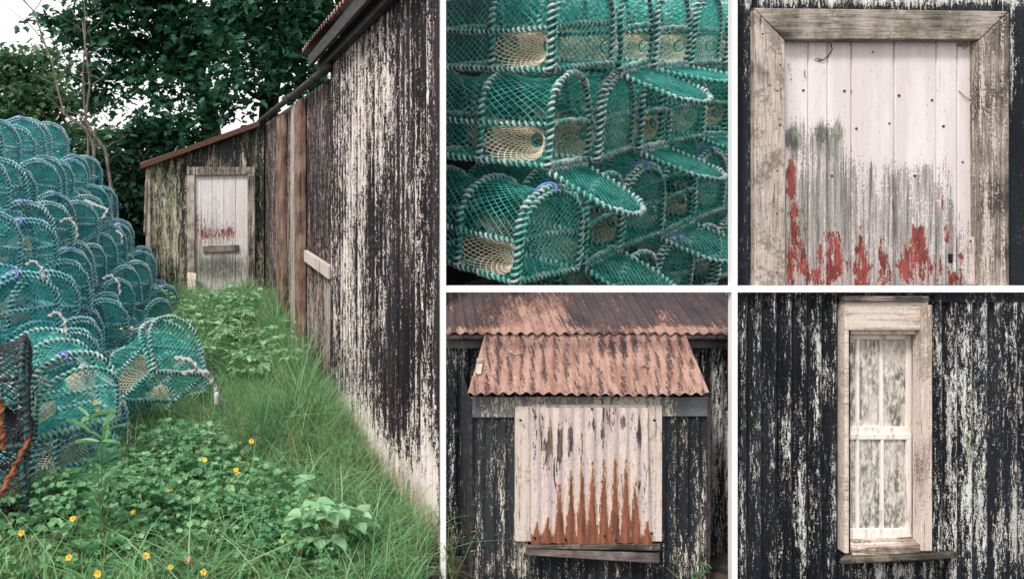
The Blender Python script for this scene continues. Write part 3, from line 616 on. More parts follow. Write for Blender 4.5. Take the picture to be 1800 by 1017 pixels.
for (a, b, r_) in ((1412, 159, 2), (1484, 160, 2.2), (1580, 168, 2.4), (1638, 176, 2), (1505, 226, 2), (1563, 217, 1.6), (1658, 222, 2.2), (1462, 309, 2.2), (1608, 309, 2.4), (1496, 160, 1), (1692, 285, 1.6), (1707, 424, 2.6), (1534, 92, 1.4)):
    p = np.array((xd(a), YD, zd(b))); m.tube([p+(0, -.004, 0), p+(0, .002, 0)], [r_*s_*.9, r_*s_*1.2], 8)
m.build('nail_heads', M['iron'], do, s3o, True)
m = MB()
def twig(mb, pts, r): mb.tube([np.array((xd(a), YD-.004-.004*(i % 2), zd(b))) for i, (a, b) in enumerate(pts)], r, 4)
twig(m, [(1459, 76), (1461, 88), (1455, 99), (1445, 106), (1436, 107)], .0022); twig(m, [(1445, 106), (1438, 103), (1431, 105)], .0018); twig(m, [(1414, 124), (1412, 132), (1416, 137)], .0015); twig(m, [(1706, 60), (1711, 90), (1708, 130), (1712, 170)], .0008); twig(m, [(1684, 160), (1695, 172), (1708, 178), (1712, 190)], .0016)
m.build('dead_creeper', M['bark'], None, (xd(1500), YD, zd(120)), label='wisps of dead creeper clinging to the top of the peeling door', cat='creeper')
m = MB()
for (a, b) in ((1352, 150), (1371, 114), (1366, 160), (1353, 290), (1366, 300), (1365, 375), (1370, 220), (1758, 30), (1340, 60), (1365, 478)):
    p = np.array((xx(a), YF-.002, zz(b))); m.tube([p+(0, -.002, 0), p+(0, .002, 0)], .004, 8)
m.build('nail_heads', M['iron'], fr, s3o, True)

# ================================================================== PLACE 5: window wall
s5o = np.array((X(1550), D, 0)); s5 = empty('window_shed', s5o, label='navy corrugated shed front with a narrow cream sash window', cat='shed')
m = MB(); Wl, Wr, Wt, Wb = X(1490), X(1636), Z(524), Z(985)
ph5 = lambda V: np.sin(2*np.pi*V[:, 0]/.067)
corr(m, (X(1291), Wl), (-.02, Z(508)), pl(D), .067, .016, nz=110, per=12)
corr(m, (Wr, X(2150)), (-.02, Z(508)), pl(D), .067, .016, nz=110, per=12)
corr(m, (Wl+.0004, Wr-.0004), (-.02, Wb), pl(D), .067, .016, nz=12, per=12); corr(m, (Wl+.0004, Wr-.0004), (Wt, Z(508)), pl(D), .067, .016, nz=6, per=12)
fw = blobs([(1305, 960, 14, 70, .16), (1407, 880, 10, 120, .16), (1340, 560, 60, 40, .06), (1450, 650, 30, 80, .06), (1420, 700, 60, 200, .05), (1690, 640, 30, 130, .20), (1715, 830, 22, 150, .24), (1665, 720, 16, 160, .12), (1770, 640, 30, 100, .12), (1780, 940, 40, 70, .25), (1660, 960, 24, 40, .16), (1790, 530, 60, 14, .22), (1740, 870, 10, 120, -.18), (1790, 740, 10, 160, .1), (1560, 1005, 70, 14, .25)])
fm = blobs([(1700, 700, 20, 170, .25), (1650, 660, 14, 80, .3), (1720, 860, 30, 120, .25)])
m.build('wall', M['navy'], s5, s5o, True, dict(wear=lambda V: .35+.05*ph5(V)+.75*fw(QX(V), QY(V)), moss=lambda V: fm(QX(V), QY(V)), rust=lambda V: -.02+0*V[:, 0]))  # ridges flake paler, which also paints stronger light and dark into the flutes
m = MB(); m.box(X(1637), X(2150), D-.017, D-.013, Z(530), Z(500)); m.build('flashing', M['navy'], s5, s5o, False, dict(wear=lambda V: .35+0*V[:, 0]))
# window: casing, reveal, sashes
YC = D-.03
m = MB(); pbox(m, 1485, 1492.5, 535, 972, YC, D+.02); pbox(m, 1487, 1632, 528, 580, YC-.002, D+.012); wn = m.build('window', M['creamx'], s5, s5o, bevel=.003)
m = MB(); pbox(m, 1620, 1639, 536, 968, YC-.008, D+.012); m.build('casing', M['cream'], wn, s5o, bevel=.003)
m = MB(); pbox(m, 1486, 1634, 521, 530, YC-.018, D); m.build('drip_moulding', M['silver'], wn, s5o, bevel=.004)
YS = D+.035; m = MB()   # reveal box
m.box(X(1615), X(1620), YC+.004, YS+.05, Z(975), Z(575)); m.box(X(1493), X(1615), YC+.02, YS+.05, Z(587), Z(578)); m.box(X(1486)+.001, X(1492), D+.02, YS+.05, Z(975), Z(575)); m.build('reveal', M['cream'], wn, s5o, bevel=.002)
def sash(y, px0, px1, t, b, bars, rt, rb, name):
    m = MB(); x0, x1 = X(px0, y), X(px1, y); zt, zb = Z(t, y), Z(b, y); w_ = 8*y/F; th = .022
    m.box(x0, x1, y, y+th, zt-rt*y/F, zt); m.box(x0, x1, y, y+th, zb, zb+rb*y/F)
    m.box(x0, x0+w_*.8, y+.0005, y+th, zb+rb*y/F, zt-rt*y/F); m.box(x1-w_, x1, y+.0005, y+th, zb+rb*y/F, zt-rt*y/F)
    for q in bars: m.box(X(q-2.6, y), X(q+2.6, y), y+.002, y+th, zb+rb*y/F, zt-rt*y/F)
    o = m.build(name, M['cream2'], wn, s5o, bevel=.002)
    g = MB(); g.box(x0+.004, x1-.004, y+th*.55, y+th*.55+.003, zb+.004, zt-.004); g.build('pane', M['glass'], o, s5o)
n = NT('bright_cream_sash_paint'); a = n.noise((50, 50, 6), 5, .7); n.bump(a, .3, .002)
M['cream2'] = n.done(n.mix(n.step(a, .52, .64), c(238,230,222), c(196,184,172)), .7)
n = NT('grimy_glass'); n.p.inputs['Specular IOR Level'].default_value = .5
a = n.noise((14, 14, 5), 6, .7); b = n.noise((60, 60, 22), 5, .75); f = n.noise((300, 300, 200), 2, .6)
g_ = n.step(n.math('ADD', n.math('ADD', n.math('MULTIPLY', a, .6), n.math('MULTIPLY', b, .3)), n.math('MULTIPLY', f, .1)), .40, .56)
col = n.mix(g_, c(104,106,102), c(200,193,182)); col = n.mix(n.step(b, .46, .64), col, c(222,216,208))
M['glass'] = n.done(col, n.math('MULTIPLY_ADD', g_, .5, .3))
sash(YS, 1480, 1603, 588, 762, (1509, 1551), 8, 12, 'sash'); sash(YS-.012, 1480, 1603, 762, 955, (1509, 1552), 10, 26, 'sash')
m = MB(); y0 = YC-.0; m.hexa([(X(1491), y0, Z(972)), (X(1620), y0, Z(965)), (X(1620), YS+.03, Z(960)), (X(1491), YS+.03, Z(960)), (X(1491), y0, Z(958)), (X(1620), y0, Z(950)), (X(1620), YS+.03, Z(942)), (X(1491), YS+.03, Z(944))]); m.build('inner_sill', M['dirty'], wn, s5o, bevel=.003)
y0 = D-.085; m = MB(); m.hexa([(X(1478, y0), y0, Z(991, y0)), (X(1672, y0), y0, Z(981, y0)), (X(1684), D+.0, Z(980)), (X(1486), D+.0, Z(986)), (X(1476, y0), y0, Z(981, y0)), (X(1674, y0), y0, Z(970, y0)), (X(1684), D+.0, Z(967)), (X(1486), D+.0, Z(972))])
m.build('sill', M['lichsill'], wn, s5o, bevel=.005)
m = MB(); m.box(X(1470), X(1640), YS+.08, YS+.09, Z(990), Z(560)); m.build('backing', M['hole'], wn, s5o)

# ================================================================== PLACE 4: porch with boarded window
s4o = np.array((X(1035), D, 0)); s4 = empty('porch_shed', s4o, label='black tin lean-to porch with rusty pink roof and boarded up window', cat='shed')
m = MB(); YB = 3.55
corr(m, (X(781, YB), X(1310, YB)), (-.05, Z(597, YB)), pl(YB), .058, .008, nz=60)
fw = blobs([(1262, 700, 16, 120, .2), (1275, 850, 14, 160, .12), (805, 700, 20, 200, .02), (800, 600, 30, 6, .3), (1250, 800, 6, 200, .15)])
m.build('back_wall', M['navy'], s4, s4o, True, dict(wear=lambda V: .36+fw(QX(V), QY(V)), moss=lambda V: .1+0*V[:, 0]))
m = MB(); m.box(X(781, 3.53), X(1310, 3.53), 3.525, 3.545, Z(611, 3.53), Z(596, 3.53)); m.build('wall_plate', M['metalgrey'], s4, s4o, False, dict(wear=lambda V: .35+0*V[:, 0], moss=lambda V: .5+0*V[:, 0]))
m = MB()
for (a, b) in ((781, 856), (1200, 1310)): m.tube([(X(q, 3.49), 3.49, Z(592.5, 3.49)) for q in np.linspace(a, b, 5)], 6.0*3.49/F, 12)
for q in (811, 1254): m.tube([(X(q-2.5, 3.49), 3.49, Z(592, 3.49)), (X(q+2.5, 3.49), 3.49, Z(592, 3.49))], 7*3.49/F, 12)
m.build('gutter', M['gutter'], s4, s4o, True)
# facade
pc = 20.0*s_; m = MB()
corr(m, (X(829), X(936)), (-.02, Z(702)), pl(D), pc, .008, nz=70, per=12)
corr(m, (X(1143), X(1247)), (-.02, Z(702)), pl(D), pc, .008, nz=70, per=12)
corr(m, (X(936)+.0004, X(1143)-.0004), (-.02, Z(950)), pl(D), pc, .008, nz=14, per=12)
fw = blobs([(862, 790, 7, 60, .22), (840, 880, 12, 130, .14), (885, 850, 8, 120, .2), (915, 950, 14, 60, .3), (870, 990, 50, 30, .16), (1200, 800, 10, 100, .12), (1230, 900, 14, 120, .24), (1185, 800, 6, 120, .1), (1200, 980, 60, 40, .15), (900, 760, 6, 60, .1), (1020, 1000, 100, 12, .05)])
fm = blobs([(842, 880, 12, 90, .28), (1235, 860, 14, 100, .1)])
m.build('front_wall', M['navy_porch'], s4, s4o, True, dict(wear=lambda V: .31+.8*fw(QX(V), QY(V)), moss=lambda V: fm(QX(V), QY(V)), rust=lambda V: .06+0*V[:, 0]))
for q, sgn in ((829, 1), (1247, -1)):     # cheeks going back to the wall
    m = MB(); m.grid(np.linspace(D, YB, 20), np.linspace(0, 1, 8), lambda u, t: np.stack([X(q)+0*u, u, -.02+t*(Z(702)+(u-D)*.55)], 1), 0, sgn > 0)
    m.build('side_wall', M['navy_porch'], s4, s4o, False, dict(wear=lambda V: .3+0*V[:, 0]))
    m = MB(); pbox(m, q-3, q+1.5, 700, 1022, D-.014, D+.02); m.build('corner_trim', M['gutter'], s4, s4o, bevel=.001)
m = MB(); pbox(m, 828, 907, 698, 733, D-.013, D+.0); pbox(m, 1164, 1247, 698, 731, D-.013, D+.0); pbox(m, 907.5, 1163.5, 697, 715, D-.012, D+.0)
m.build('flashing', M['metalgrey'], s4, s4o, False, dict(wear=lambda V: .25+.3*(np.abs(QX(V)-1035) < 130), moss=lambda V: .1+0*V[:, 0]), bevel=.001)
m = MB(); pbox(m, 906, 935, 714, 951, D-.02, D+.012); pbox(m, 1139, 1164, 712, 951, D-.02, D+.012); pbox(m, 935.5, 1138.5, 711, 722, D-.019, D+.012); bw = m.build('window_casing', M['cream'], s4, s4o, bevel=.002)
# rusting sheet nailed over the window
teeth = [(943, 917), (962.5, 908), (983.5, 850), (1003.5, 826), (1022.5, 812), (1041.5, 812), (1061.5, 806), (1081, 797), (1100, 806), (1117, 838), (1138, 915)]
def teethf(x, y):
    v = np.full_like(x, -.5)
    for (tx, ty) in teeth:
        hgt = 957-ty; hw = 1.6+10*np.clip((y-ty)/hgt, 0, 1.2)**1.15; v = np.maximum(v, np.clip((hw-np.abs(x-tx))/7.0+(y-ty)/60*0, -1, 1)*np.where(y > ty, 1, 0)-np.where(y > ty, 0, .5))
    return np.clip(np.maximum(v, (y-938)/14.), -.6, 1)
n = NT('rust_toothed_white_iron')
a = n.noise((26, 26, 3), 5, .65); b = n.noise((120, 120, 20), 4, .7); f = n.noise((200, 200, 120), 3, .6)
wm = n.step(n.math('ADD', n.math('ADD', n.math('MULTIPLY', a, .5), n.math('MULTIPLY', b, .35)), n.math('ADD', n.math('MULTIPLY', f, .15), n.math('MULTIPLY', n.attr('wear'), .35))), .52, .55)
dk = n.mix(n.step(b, .4, .6), c(40,42,50), c(118,98,106)); wh = n.mix(n.step(a, .44, .60), c(204,188,186), c(226,219,215)); wh = n.mix(n.math('MULTIPLY', n.step(f, .53, .66), .6), wh, c(140,120,122)); wh = n.mix(n.math('MULTIPLY', n.step(b, .56, .66), .5), wh, c(160,128,134))
col = n.mix(wm, dk, wh)
halo = n.step(n.math('ADD', n.attr('rust'), n.math('MULTIPLY', n.math('SUBTRACT', a, .5), 2.2)), -.75, .05)
col = n.mix(n.math('MULTIPLY', halo, .6), col, n.mix(n.step(b, .4, .6), c(206,182,140), c(170,128,88)))
rm = n.step(n.math('ADD', n.attr('rust'), n.math('ADD', n.math('MULTIPLY', n.math('SUBTRACT', b, .5), 2.4), n.math('MULTIPLY', n.math('SUBTRACT', f, .5), .8))), -.08, .25)
rc = n.mix(n.step(n.noise((30, 30, 5), 5, .7), .35, .65), c(104,70,58), c(156,98,74)); rc = n.mix(n.step(f, .55, .7), rc, c(88,58,52))
col = n.mix(rm, col, rc); n.bump(n.math('ADD', n.math('MULTIPLY', rm, -.5), b), .4, .002); M['teeth'] = n.done(col, .8)
m = MB(); YT = D-.034; ptc = 19.5*YT/F; us = np.linspace(X(934, YT), X(1147, YT), 220)
def shp(u, v):
    px = u/YT*F+CX; bot = 956+2*np.sin(px*.05)-1.5*(px > 1140); top = 716+0*px; py = bot+(top-bot)*v
    lim = np.clip((955-py)/240, 0, 1); u2 = u-(px > 1138)*(px-1138)*lim*YT/F
    return np.stack([u2, YT-.0045*np.sin(2*np.pi*(u-X(938.5, YT))/ptc), Z(py, YT)], 1)
m.grid(us, np.linspace(0, 1, 130), shp)
fd = blobs([(1000, 750, 60, 40, -.08), (1110, 745, 8, 30, -.3), (1070, 735, 8, 24, -.3), (950, 760, 6, 40, -.25), (1020, 790, 8, 30, -.25), (1140, 720, 6, 20, -.3), (968, 770, 5, 30, -.5), (985, 780, 6, 34, -.5), (1003, 770, 4, 22, -.45), (1125, 760, 4, 26, -.5), (1094, 740, 6, 14, -.4), (1040, 745, 10, 12, -.3), (960, 800, 14, 30, -.25), (1135, 850, 4, 50, -.3), (1060, 760, 4, 24, -.3)])
m.build('boarding_sheet', M['teeth'], s4, s4o, True, dict(wear=lambda V: .36+fd(QX(V), QY(V)), rust=lambda V: teethf(QX(V), QY(V))), label='white corrugated sheet with rust teeth rising from its foot')
m = MB()
for (a, b) in ((994, 947), (1062, 940), (1082, 948), (1145, 936), (940, 944), (1040, 718), (1150, 738), (915, 738)):
    p = np.array((X(a, YT), YT-.004, Z(b, YT))); m.tube([p+(0, -.006, 0), p+(0, .004, 0)], [.004, .006], 8)
m.build('nail_heads', M['hole'], s4, s4o, True)
y0 = D-.055; m = MB()
m.hexa([(X(925, y0), y0, Z(975, y0)), (X(1158, y0), y0, Z(990, y0)), (X(1158), D-.01, Z(985)), (X(925), D-.01, Z(972)), (X(925, y0), y0, Z(963, y0)), (X(1158, y0), y0, Z(971, y0)), (X(1158), D-.01, Z(966)), (X(925), D-.01, Z(959))])
sl4 = m.build('sill', M['silver'], s4, s4o, bevel=.004)
y0 = D-.062; m = MB(); m.hexa([(X(924, y0), y0, Z(963, y0)), (X(1160, y0), y0, Z(967, y0)), (X(1160), D-.012, Z(963)), (X(924), D-.012, Z(960)), (X(924, y0), y0, Z(957, y0)), (X(1160, y0), y0, Z(955, y0)), (X(1160), D-.012, Z(952)), (X(924), D-.012, Z(954))])
m.build('sill_board', M['lichsill'], sl4, s4o, bevel=.003)
# porch roof
Y0r, Y1r = 3.235, 3.49
m = MB(); K = 21.3; us = np.linspace(0, 1, 380)
def rp(u, t):
    pb = 822+u*425; pt_ = 853+u*351; xb = (pb-CX)*Y0r/F; xt = (pt_-CX)*Y1r/F; zb = Z(694, Y0r); zt = Z(585, Y1r)
    tt_ = t; wv = .0062*np.sin(2*np.pi*(u*K+.1)); sag = -.006*np.sin(np.pi*t)+.004*np.sin(u*7+t*3)
    step_ = np.where(t > .56, 0, .004)
    return np.stack([xb+(xt-xb)*tt_, Y0r+(Y1r-Y0r)*t, zb+(zt-zb)*t+wv+sag+step_], 1)
m.grid(us, np.linspace(0, 1, 40), rp)
fr_ = blobs([(870, 650, 14, 40, -.15), (1080, 610, 30, 14, -.2), (960, 600, 16, 12, -.12), (1180, 640, 10, 40, -.12), (1110, 600, 40, 10, -.1)])
pale4 = lambda V: .80+fr_(QX(V), QY(V))+.13*np.clip(np.sin(2*np.pi*((QX(V)-822)/425*K)), -1, 1)  # paler along the crests, darker streaks down the troughs
m.build('porch_roof', M['roof'], s4, s4o, True, dict(wear=pale4, rust=lambda V: .05+0*V[:, 0], moss=lambda V: .1+0*V[:, 0]))
# main roof above
Ym0, Ym1 = 3.47, 3.86
m = MB()
def mr(x, t):
    wv = .0075*np.sin(2*np.pi*x/.052); return np.stack([x+t*.04, Ym0+(Ym1-Ym0)*t, Z(586, Ym0)+t*(Z(509, Ym1)-Z(586, Ym0))+wv], 1)
m.grid(np.linspace(X(781, Ym0), X(1330, Ym0), 460), np.linspace(0, 1, 20), mr)
fr2 = blobs([(920, 560, 60, 40, .4), (980, 540, 20, 40, .25), (1172, 560, 16, 30, .25), (1020, 580, 200, 8, .3), (860, 582, 80, 6, .3), (1190, 582, 60, 8, .35), (1240, 580, 60, 6, .3)])
m.build('main_roof', M['roof'], s4, s4o, True, dict(wear=lambda V: .42+fr2(QX(V), QY(V)), rust=lambda V: .1+0*V[:, 0]))
m = MB(); m.hexa([(X(838, 3.3), 3.3, Z(657, 3.3)), (X(846, 3.3), 3.3, Z(657, 3.3)), (X(846, 3.3), 3.32, Z(655, 3.3)), (X(838, 3.3), 3.32, Z(655, 3.3)), (X(839, 3.36), 3.36, Z(630, 3.36)), (X(850, 3.36), 3.36, Z(628, 3.36)), (X(850, 3.36), 3.38, Z(628, 3.36)), (X(839, 3.36), 3.38, Z(630, 3.36))])
m.build('slate_scrap', M['dirty'], None, (X(843, 3.3), 3.3, Z(657, 3.3)), bevel=.003, label='pale scrap of board lodged at the left edge of the porch roof', cat='scrap')
def rpx(px, py, dz=.014):  # a point on the porch roof under a pixel
    t = (694-py)/(694-585.); t = t*Y0r/(Y0r+(Y1r-Y0r)*t)*1.1; t = min(max(t, 0), 1)
    Yr = Y0r+(Y1r-Y0r)*t; return np.array(((px-CX)*Yr/F, Yr, Z(694, Y0r)+t*(Z(585, Y1r)-Z(694, Y0r))+dz))
for i, (P_, lab) in enumerate((([(897, 630), (905, 636), (914, 633), (921, 630)], 'forked dead twig lying high on the left of the porch roof'), ([(951, 665), (954, 657), (957, 652)], 'short pale twig lying on the lower left of the porch roof'), ([(1036, 640), (1041, 644), (1041, 650)], 'short dead twig lying near the middle of the porch roof'), ([(1125, 655), (1132, 652), (1138, 655)], 'thin dead twig lying on the right of the porch roof'))):
    m = MB(); q = [rpx(a, b) for a, b in P_]; m.tube(q, .003, 5)
    if i == 0: m.tube([q[1], rpx(899, 643)], .0025, 5)
    m.build('dead_twig', M['palebark'], None, q[0], label=lab, cat='twig')

# ================================================================== trees
def rot3(yaw, pit, rol):
    cy, sy, cp, sp, cr, sr = np.cos(yaw), np.sin(yaw), np.cos(pit), np.sin(pit), np.cos(rol), np.sin(rol)
    return np.stack([np.stack([cy*cp, cy*sp*sr-sy*cr, cy*sp*cr+sy*sr], -1), np.stack([sy*cp, sy*sp*sr+cy*cr, sy*sp*cr-cy*sr], -1), np.stack([-sp, cp*sr, cp*cr], -1)], -2)
def scatter(mb, tpl, pos, yaw, pit, rol, size, mi=0):
    V, Fc = tpl; Rm = rot3(yaw, pit, rol); P = np.einsum('nij,kj->nki', Rm, V)*size[:, None, None]+pos[:, None]
    n, k = len(pos), len(V); mb.add(P.reshape(-1, 3), (np.asarray(Fc)[None]+(np.arange(n)*k)[:, None, None]).reshape(-1, len(Fc[0])), mi)
def lobed(n, f, fold=.12):    # leaf lying along +x from the origin: a fan of quads across the midrib
    t = np.linspace(0, 1, n); wd = f(t); V = []
    for a, b in zip(t, wd): V += [(a, -b, fold*b), (a, 0, -.0-.15*a*a), (a, b, fold*b)]
    Fc = []
    for i in range(n-1): o = i*3; Fc += [(o, o+3, o+4, o+1), (o+1, o+4, o+5, o+2)]
    return np.array(V, float), Fc
maple = lobed(7, lambda t: np.array([.04, .34, .22, .5, .20, .22, .0]), .2)
ovate = lobed(5, lambda t: .34*np.sin(np.pi*t**.8)+.0*t, .35)
lance = lobed(6, lambda t: .11*np.sin(np.pi*t**.8), .6)
round_ = lobed(5, lambda t: np.array([.02, .40, .30, .46, .05]), .3)
def ball(n):
    v = rng.normal(size=(n, 3)); return v/np.linalg.norm(v, axis=1)[:, None]
def crown(mb, bl, per, size, tpl, clump=.42, flat=.45, mi=0):
    for (p, r, dens) in bl:
        p = np.array(p); r = np.array(r)*np.ones(3); nc = max(4, int(dens*14*(r.mean()/clump)**2*.5))
        cc = p+ball(nc)*r*(rng.uniform(.45, 1.0, nc)[:, None])
        n = nc*per; ci = np.repeat(cc, per, 0); q = rng.normal(size=(n, 3))*np.array([clump, clump, clump*flat])*.55*rng.uniform(.7, 1.4, nc).repeat(per)[:, None]
        q[:, 2] -= .25*(q[:, 0]**2+q[:, 1]**2)/clump
        scatter(mb, tpl, ci+q, rng.uniform(0, 6.28, n), rng.normal(.45, .35, n), rng.normal(0, .5, n), size*rng.uniform(.6, 1.2, n), mi)
def limb(mb, a, b, r0, r1, wob=.1, n=10, sides=8):
    a = np.array(a, float); b = np.array(b, float); t = np.linspace(0, 1, n)[:, None]; P = a+(b-a)*t
    w_ = np.cumsum(rng.normal(size=(n, 3)), 0)*wob*np.linalg.norm(b-a)/n**1.0; w_ -= w_[0]*1.0; P += w_*np.sin(np.pi*t*.5)
    mb.tube(P, np.linspace(r0, r1, n), sides); return P
def tree(name, base, trunkpts, r0, limbs, bl, leafm, size, label, group=None, per=42, clump=.45, cat='tree', tpl=maple, barkm='bark'):
    base = np.array(base, float); root = empty(name, base, label=label, cat=cat, group=group)
    m = MB(); dens_k = 1.3; bl = [(a_, b_, d_*dens_k) for a_, b_, d_ in bl]; P = np.array(trunkpts, float); n = 4*len(P); q = np.linspace(0, len(P)-1, n); Q = np.stack([np.interp(q, np.arange(len(P)), P[:, i]) for i in range(3)], 1)
    m.tube(Q, np.linspace(r0, r0*.45, n), 12)
    for (a, b, ra, rb) in limbs:
        L = limb(m, a, b, ra, rb)
        for k in (4, 6, 8):
            d = rng.normal(size=3); d[2] = abs(d[2])*.4; d *= .7*np.linalg.norm(np.array(b)-np.array(a))*.35; limb(m, L[k], L[k]+d, rb*1.2, rb*.3, n=6, sides=5)
    m.build('trunk', M[barkm], root, base, True)
    m = MB(); crown(m, bl, per, size, tpl, clump); m.build('crown', M[leafm], root, base); return root
def B(px, py, Y, rpx, dens=1, ry=None, rz=None):
    r = rpx/F*Y; return (at(px, py, Y), (r, ry or r*.8, (rz/F*Y) if rz else r*.75), dens)
g0 = .45
# big maple (left stem)
tree('maple_tree', (at(372, 500, 15)[0], 15, g0), [(at(374, 0, 15)[0], 15, g0), at(372, 300, 15), at(370, 210, 15), at(352, 150, 15), at(335, 90, 15)], .27,
     [(at(352, 150, 15), at(250, 60, 14.3), .12, .03), (at(368, 200, 15), at(420, 120, 15), .11, .03), (at(345, 130, 15), at(330, 10, 15), .14, .04), (at(360, 175, 15), at(300, 120, 14), .08, .02), (at(335, 100, 15), at(180, 60, 14), .08, .02), (at(250, 70, 14), at(130, 60, 14), .05, .015)],
     [B(250, 0, 14, 75, 1.0), B(165, 25, 14, 62, .8), B(110, 45, 14, 38, .5), B(235, 90, 14, 62, .9), B(325, 55, 14, 75, 1.1), B(180, 110, 13.8, 38, .55), B(165, 165, 13.8, 26, .35), B(275, 145, 13.8, 48, .7), B(330, 120, 13.5, 50, .7), B(290, 215, 13.6, 70, 1, rz=34), B(380, 30, 14, 60, .9), B(380, 185, 13.7, 34, .35), B(230, 230, 13.8, 50, .9), B(250, -60, 14, 110, .8), B(345, 250, 13.7, 60, .7, rz=18)],
     'leafd', .17, 'broad dark maple with a stout forking trunk rising left of the lean-to roof', 'trees behind the shed')
tree('maple_tree', (at(470, 500, 13.5)[0], 13.5, g0), [(at(472, 0, 13.5)[0], 13.5, g0), at(472, 260, 13.5), at(472, 190, 13.5), at(484, 110, 13.5), at(490, 40, 13.5)], .24,
     [(at(478, 140, 13.5), at(560, 60, 13), .09, .02), (at(474, 170, 13.5), at(540, 140, 13.2), .06, .015), (at(486, 100, 13.5), at(420, 30, 13), .10, .02), (at(474, 180, 13.5), at(420, 150, 13.2), .07, .02), (at(490, 60, 13.5), at(530, -30, 13), .1, .02)],
     [B(430, 30, 12.8, 65, 1), B(500, 20, 12.8, 70, 1), B(570, 20, 12.8, 60, .9), B(440, 95, 12.6, 52, .8), B(530, 80, 12.6, 60, .9), B(500, 140, 12.4, 40, .45), B(410, 140, 12.8, 36, .45), B(545, 135, 12.6, 30, .4), B(620, -20, 12.6, 60, .9), B(500, -70, 12.8, 120, .7), B(600, 60, 12.6, 35, .5)],
     'leafd', .165, 'dark maple with its trunk just behind the shed gutter', 'trees behind the shed')
tree('leafy_tree', (at(70, 500, 24)[0], 24, g0), [(at(80, 0, 24)[0], 24, g0), at(80, 330, 24), at(75, 230, 24), at(60, 150, 24)], .3,
     [(at(78, 260, 24), at(130, 160, 24), .1, .03), (at(76, 240, 24), at(10, 130, 24), .1, .03)],
     [B(35, 100, 24, 55, 1), B(75, 130, 24, 60, 1), B(10, 160, 24, 60, 1), B(110, 190, 23.5, 55, 1), B(50, 200, 23, 70, 1), B(145, 235, 23, 45, .9), B(90, 265, 22.5, 70, 1), B(20, 260, 22.5, 60, 1), B(165, 290, 22, 55, .9), B(200, 240, 22.5, 30, .6)],
     'leafm', .22, 'rounded mid green tree farthest left behind the creels', 'trees behind the shed', per=36, clump=.62)
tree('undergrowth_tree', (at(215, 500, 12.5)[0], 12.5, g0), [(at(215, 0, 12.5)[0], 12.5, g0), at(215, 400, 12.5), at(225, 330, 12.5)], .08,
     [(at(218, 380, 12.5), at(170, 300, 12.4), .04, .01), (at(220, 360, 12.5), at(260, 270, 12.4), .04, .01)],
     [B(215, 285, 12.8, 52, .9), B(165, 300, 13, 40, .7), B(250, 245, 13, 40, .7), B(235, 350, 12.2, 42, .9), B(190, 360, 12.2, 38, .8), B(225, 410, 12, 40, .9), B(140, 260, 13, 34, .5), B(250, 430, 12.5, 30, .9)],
     'leafk', .12, 'dense dark young tree between the creel pile and the lean-to', 'trees behind the shed', clump=.3)
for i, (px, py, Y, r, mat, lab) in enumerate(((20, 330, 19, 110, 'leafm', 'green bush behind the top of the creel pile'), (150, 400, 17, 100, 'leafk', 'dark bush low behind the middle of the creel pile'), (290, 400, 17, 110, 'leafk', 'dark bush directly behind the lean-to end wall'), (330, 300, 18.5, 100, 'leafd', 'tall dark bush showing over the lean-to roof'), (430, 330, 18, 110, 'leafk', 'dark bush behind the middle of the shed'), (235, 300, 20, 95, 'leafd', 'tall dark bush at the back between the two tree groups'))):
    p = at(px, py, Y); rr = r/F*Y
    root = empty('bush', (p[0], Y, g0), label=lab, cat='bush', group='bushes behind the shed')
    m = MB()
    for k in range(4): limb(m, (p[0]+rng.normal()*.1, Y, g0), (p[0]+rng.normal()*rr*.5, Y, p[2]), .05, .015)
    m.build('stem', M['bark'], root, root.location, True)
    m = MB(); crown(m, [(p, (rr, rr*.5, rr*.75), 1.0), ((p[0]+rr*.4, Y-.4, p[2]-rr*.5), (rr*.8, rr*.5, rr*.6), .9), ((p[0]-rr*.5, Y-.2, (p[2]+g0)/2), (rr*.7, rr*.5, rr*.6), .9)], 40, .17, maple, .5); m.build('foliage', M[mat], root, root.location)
# bare saplings
for pts, r, lab in (([(165, 255), (150, 225), (112, 200), (100, 150), (92, 110), (76, 70), (60, 20), (40, 0)], .022, 'bare pale sapling bending left above the creels'), ([(155, 245), (148, 180), (146, 130), (150, 60), (148, 0), (150, -40)], .016, 'straight thin bare sapling above the creels'), ([(200, 410), (197, 340), (185, 262), (158, 228), (150, 210), (158, 150), (152, 95), (145, 40)], .026, 'crooked pale bare stem rising in front of the dark young tree')):
    P = [at(a, b, 11.2) for a, b in pts]; base = (P[0][0], 11.2, g0); root = empty('bare_sapling', base, label=lab, cat='sapling', group='bare saplings behind the creels')
    m = MB(); m.tube([base]+P, np.linspace(r*1.3, r*.4, len(P)+1), 7)
    for k in range(2, len(P)):
        for s in (-1, 1):
            d = np.array((s*rng.uniform(.2, .5), rng.normal()*.2, rng.uniform(.15, .5))); limb(m, P[k], P[k]+d, r*.35, r*.12, wob=.3, n=6, sides=4)
    m.build('stem', M['palebark'], root, base, True)
m = MB(); m.tube([at(160, 357, 10.8), at(176, 362, 10.8), at(192, 373, 10.8)], [.03, .028, .03], 7); m.build('cut_branch', M['palebark'], None, at(176, 362, 10.8), True, label='short pale cut branch sticking out just above the creel pile', cat='branch')

